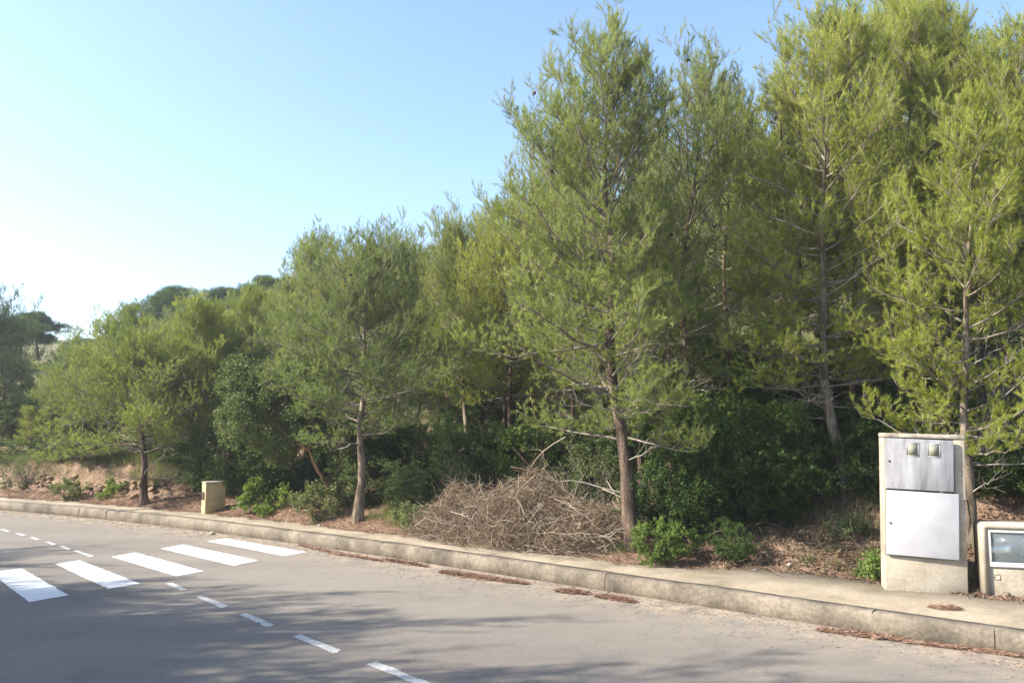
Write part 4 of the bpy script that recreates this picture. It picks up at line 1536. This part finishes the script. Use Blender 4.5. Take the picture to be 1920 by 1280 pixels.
def ring(B, x0, x1, z0, z1, r, th, y0, y1, n=6):
    """front frame with rounded top corners: outer outline minus inner rectangle"""
    out = [(x0, z0)]
    out += [(x0 + r - r * math.cos(a), z1 - r + r * math.sin(a)) for a in np.linspace(0, math.pi / 2, n)]
    out += [(x1 - r + r * math.sin(a), z1 - r + r * math.cos(a)) for a in np.linspace(0, math.pi / 2, n)]
    out += [(x1, z0)]
    ri = max(r - th, 0.01)
    xi0, xi1, zi1 = x0 + th, x1 - th, z1 - th
    inn = [(xi0, z0)]
    inn += [(xi0 + ri - ri * math.cos(a), zi1 - ri + ri * math.sin(a)) for a in np.linspace(0, math.pi / 2, n)]
    inn += [(xi1 - ri + ri * math.sin(a), zi1 - ri + ri * math.cos(a)) for a in np.linspace(0, math.pi / 2, n)]
    inn += [(xi1, z0)]
    m = len(out)
    V = [(x, y0, z) for x, z in out] + [(x, y0, z) for x, z in inn] + [(x, y1, z) for x, z in out] + [(x, y1, z) for x, z in inn]
    f = []
    for i in range(m - 1):
        f += [(i, i + 1, m + i + 1, m + i), (2 * m + i, 3 * m + i, 3 * m + i + 1, 2 * m + i + 1),
              (i, 2 * m + i, 2 * m + i + 1, i + 1), (m + i, m + i + 1, 3 * m + i + 1, 3 * m + i)]
    f += [(0, m, 3 * m, 2 * m), (m - 1, 3 * m - 1, 4 * m - 1, 2 * m - 1)]
    B.add(V, f4=f)


B2 = Buf()
ring(B2, 0, W2, -0.04, H2c, 0.05, 0.06, 0, D2)
B2.obj('casing', M['cream'], lo)
B2 = Buf()
box(B2, 0.06, W2 - 0.06, D2 - 0.03, D2 - 0.004, -0.04, H2c - 0.06)
B2.obj('back_panel', M['void'], lo)
zl = 0.30
B2 = Buf()
box(B2, 0.062, W2 - 0.062, 0.02, 0.05, -0.04, zl)
lp = bevel(B2.obj('lower_panel', M['cream'], lo), 0.004)
B2 = Buf()
for (a, b_, c, d_) in ((0.10, 0.158, 0.10, 0.106), (0.10, 0.158, 0.152, 0.158), (0.10, 0.106, 0.106, 0.152), (0.152, 0.158, 0.106, 0.152)):
    box(B2, a, b_, 0.0165, 0.0195, c + 0.07, d_ + 0.07)
B2.obj('embossed_mark', M['cap'], lp)
B2 = Buf()
x0, x1, z0, z1 = 0.062, W2 - 0.062, zl + 0.002, H2c - 0.062
for (a, b_, c, d_) in ((x0, x1, z0, z0 + 0.045), (x0, x1, z1 - 0.028, z1), (x0, x0 + 0.028, z0 + 0.045, z1 - 0.028), (x1 - 0.028, x1, z0 + 0.045, z1 - 0.028)):
    box(B2, a, b_, 0.004, 0.035, c, d_)
wf = bevel(B2.obj('window_frame', M['frame_white'], lo), 0.003)
B2 = Buf()
box(B2, x0 + 0.026, x1 - 0.026, 0.017, 0.021, z0 + 0.043, z1 - 0.026)
B2.obj('pane', M['glass'], wf)
for i in range(3):                                   # meters behind the glass
    B2 = Buf()
    xx = 0.17 + i * 0.26
    box(B2, xx, xx + 0.15, 0.14, 0.24, zl + 0.08, zl + 0.22)
    mt = bevel(B2.obj('meter', M['meter'], lo), 0.01)
    B2 = Buf()
    th = np.linspace(0, 2 * math.pi, 17)[:-1]
    v = [(xx + 0.075 + 0.045 * math.cos(a), 0.134, zl + 0.155 + 0.045 * math.sin(a)) for a in th] + [(xx + 0.075 + 0.045 * math.cos(a), 0.1395, zl + 0.155 + 0.045 * math.sin(a)) for a in th] + [(xx + 0.075, 0.134, zl + 0.155)]
    B2.add(v, f4=[(i2, (i2 + 1) % 16, 16 + (i2 + 1) % 16, 16 + i2) for i2 in range(16)], f3=[(32, (i2 + 1) % 16, i2) for i2 in range(16)])
    B2.obj('dial', M['frame_white'], mt)
    B2 = Buf()
    tubes(B2, np.array([[(xx - 0.04, 0.19, zl), (xx - 0.04, 0.19, zl + 0.12), (xx - 0.03, 0.19, zl + 0.15), (xx, 0.19, zl + 0.15)]]), np.full((1, 4), 0.010), 8)
    B2.obj('pipe', M['copper'], lo)

# small yellow box further left
pc = base(384, 966)
k = pc[1] / F
yb = thing('junction_box', 'small yellow concrete box with a black plate standing behind the pavement', 'junction box', (pc[0], pc[1], pc[2] - 0.01), R(40))
hh = 62 * k
w2, w1 = 0.40, 0.21
B2 = Buf()
box(B2, 0, w2, 0, w1, -0.08, hh - 0.03)
bevel(B2.obj('body', M['yellow'], yb), 0.006)
B2 = Buf()
box(B2, -0.012, w2 + 0.012, -0.012, w1 + 0.012, hh - 0.029, hh)
bevel(B2.obj('lid', M['cap'], yb), 0.006)
B2 = Buf()
box(B2, -0.016, -0.002, 0.05, 0.17, hh * 0.47, hh * 0.70)
bevel(B2.obj('plate', M['black'], yb), 0.004)

# ------------------------------------------------------------------ trees on the near side whose shade falls on the road
near = [(A5, H5, -8.5, 4.4, 7.2, 0.3, 0.9, 'pine on the near verge shading the lower middle of the road'),
        (A6, H6, -10.9, 7.2, 6.7, 1.3, 0.8, 'pine on the near verge shading the centre line'),
        (A5, H5, -13.2, 8.2, 6.6, 2.3, 1.0, 'pine on the near verge shading the crossing'),
        (A6, H6, -11.8, 5.0, 6.9, 4.3, 1.0, 'pine on the near verge in the second row, farther left'),
        (A6, H6, -15.8, 9.4, 6.7, 5.6, 0.9, 'pine on the near verge beyond the crossing')]
for (pr, h0, x, y, h, rz_, sx, lb) in near:
    z = gz(x, y)
    again(pr, (x, y, max(z, 0)), rz=rz_, sc_=h / h0 * sx, sz=h / h0, label=lb, group='pines on the near verge')


# ------------------------------------------------------------------ air
B2 = Buf()
hi_ = max(float(GZ.max()) + 2, 26.0)
box(B2, float(ax[0]) - 2, float(ax[-1]) + 2, float(ay[0]) - 2, float(ay[-1]) + 2, float(GZ.min()) - 1.0, hi_)

mh = bpy.data.materials.new('air')
mh.use_nodes = True
t = mh.node_tree
t.nodes.remove(t.nodes['Principled BSDF'])
v = t.nodes.new('ShaderNodeVolumePrincipled')
v.inputs['Color'].default_value = (0.90, 0.94, 1.0, 1)
v.inputs['Density'].default_value = 0.0012
v.inputs['Anisotropy'].default_value = 0.3
t.links.new(v.outputs[0], t.nodes['Material Output'].inputs['Volume'])
hz = B2.obj('haze', mh)
hz['kind'] = 'stuff'
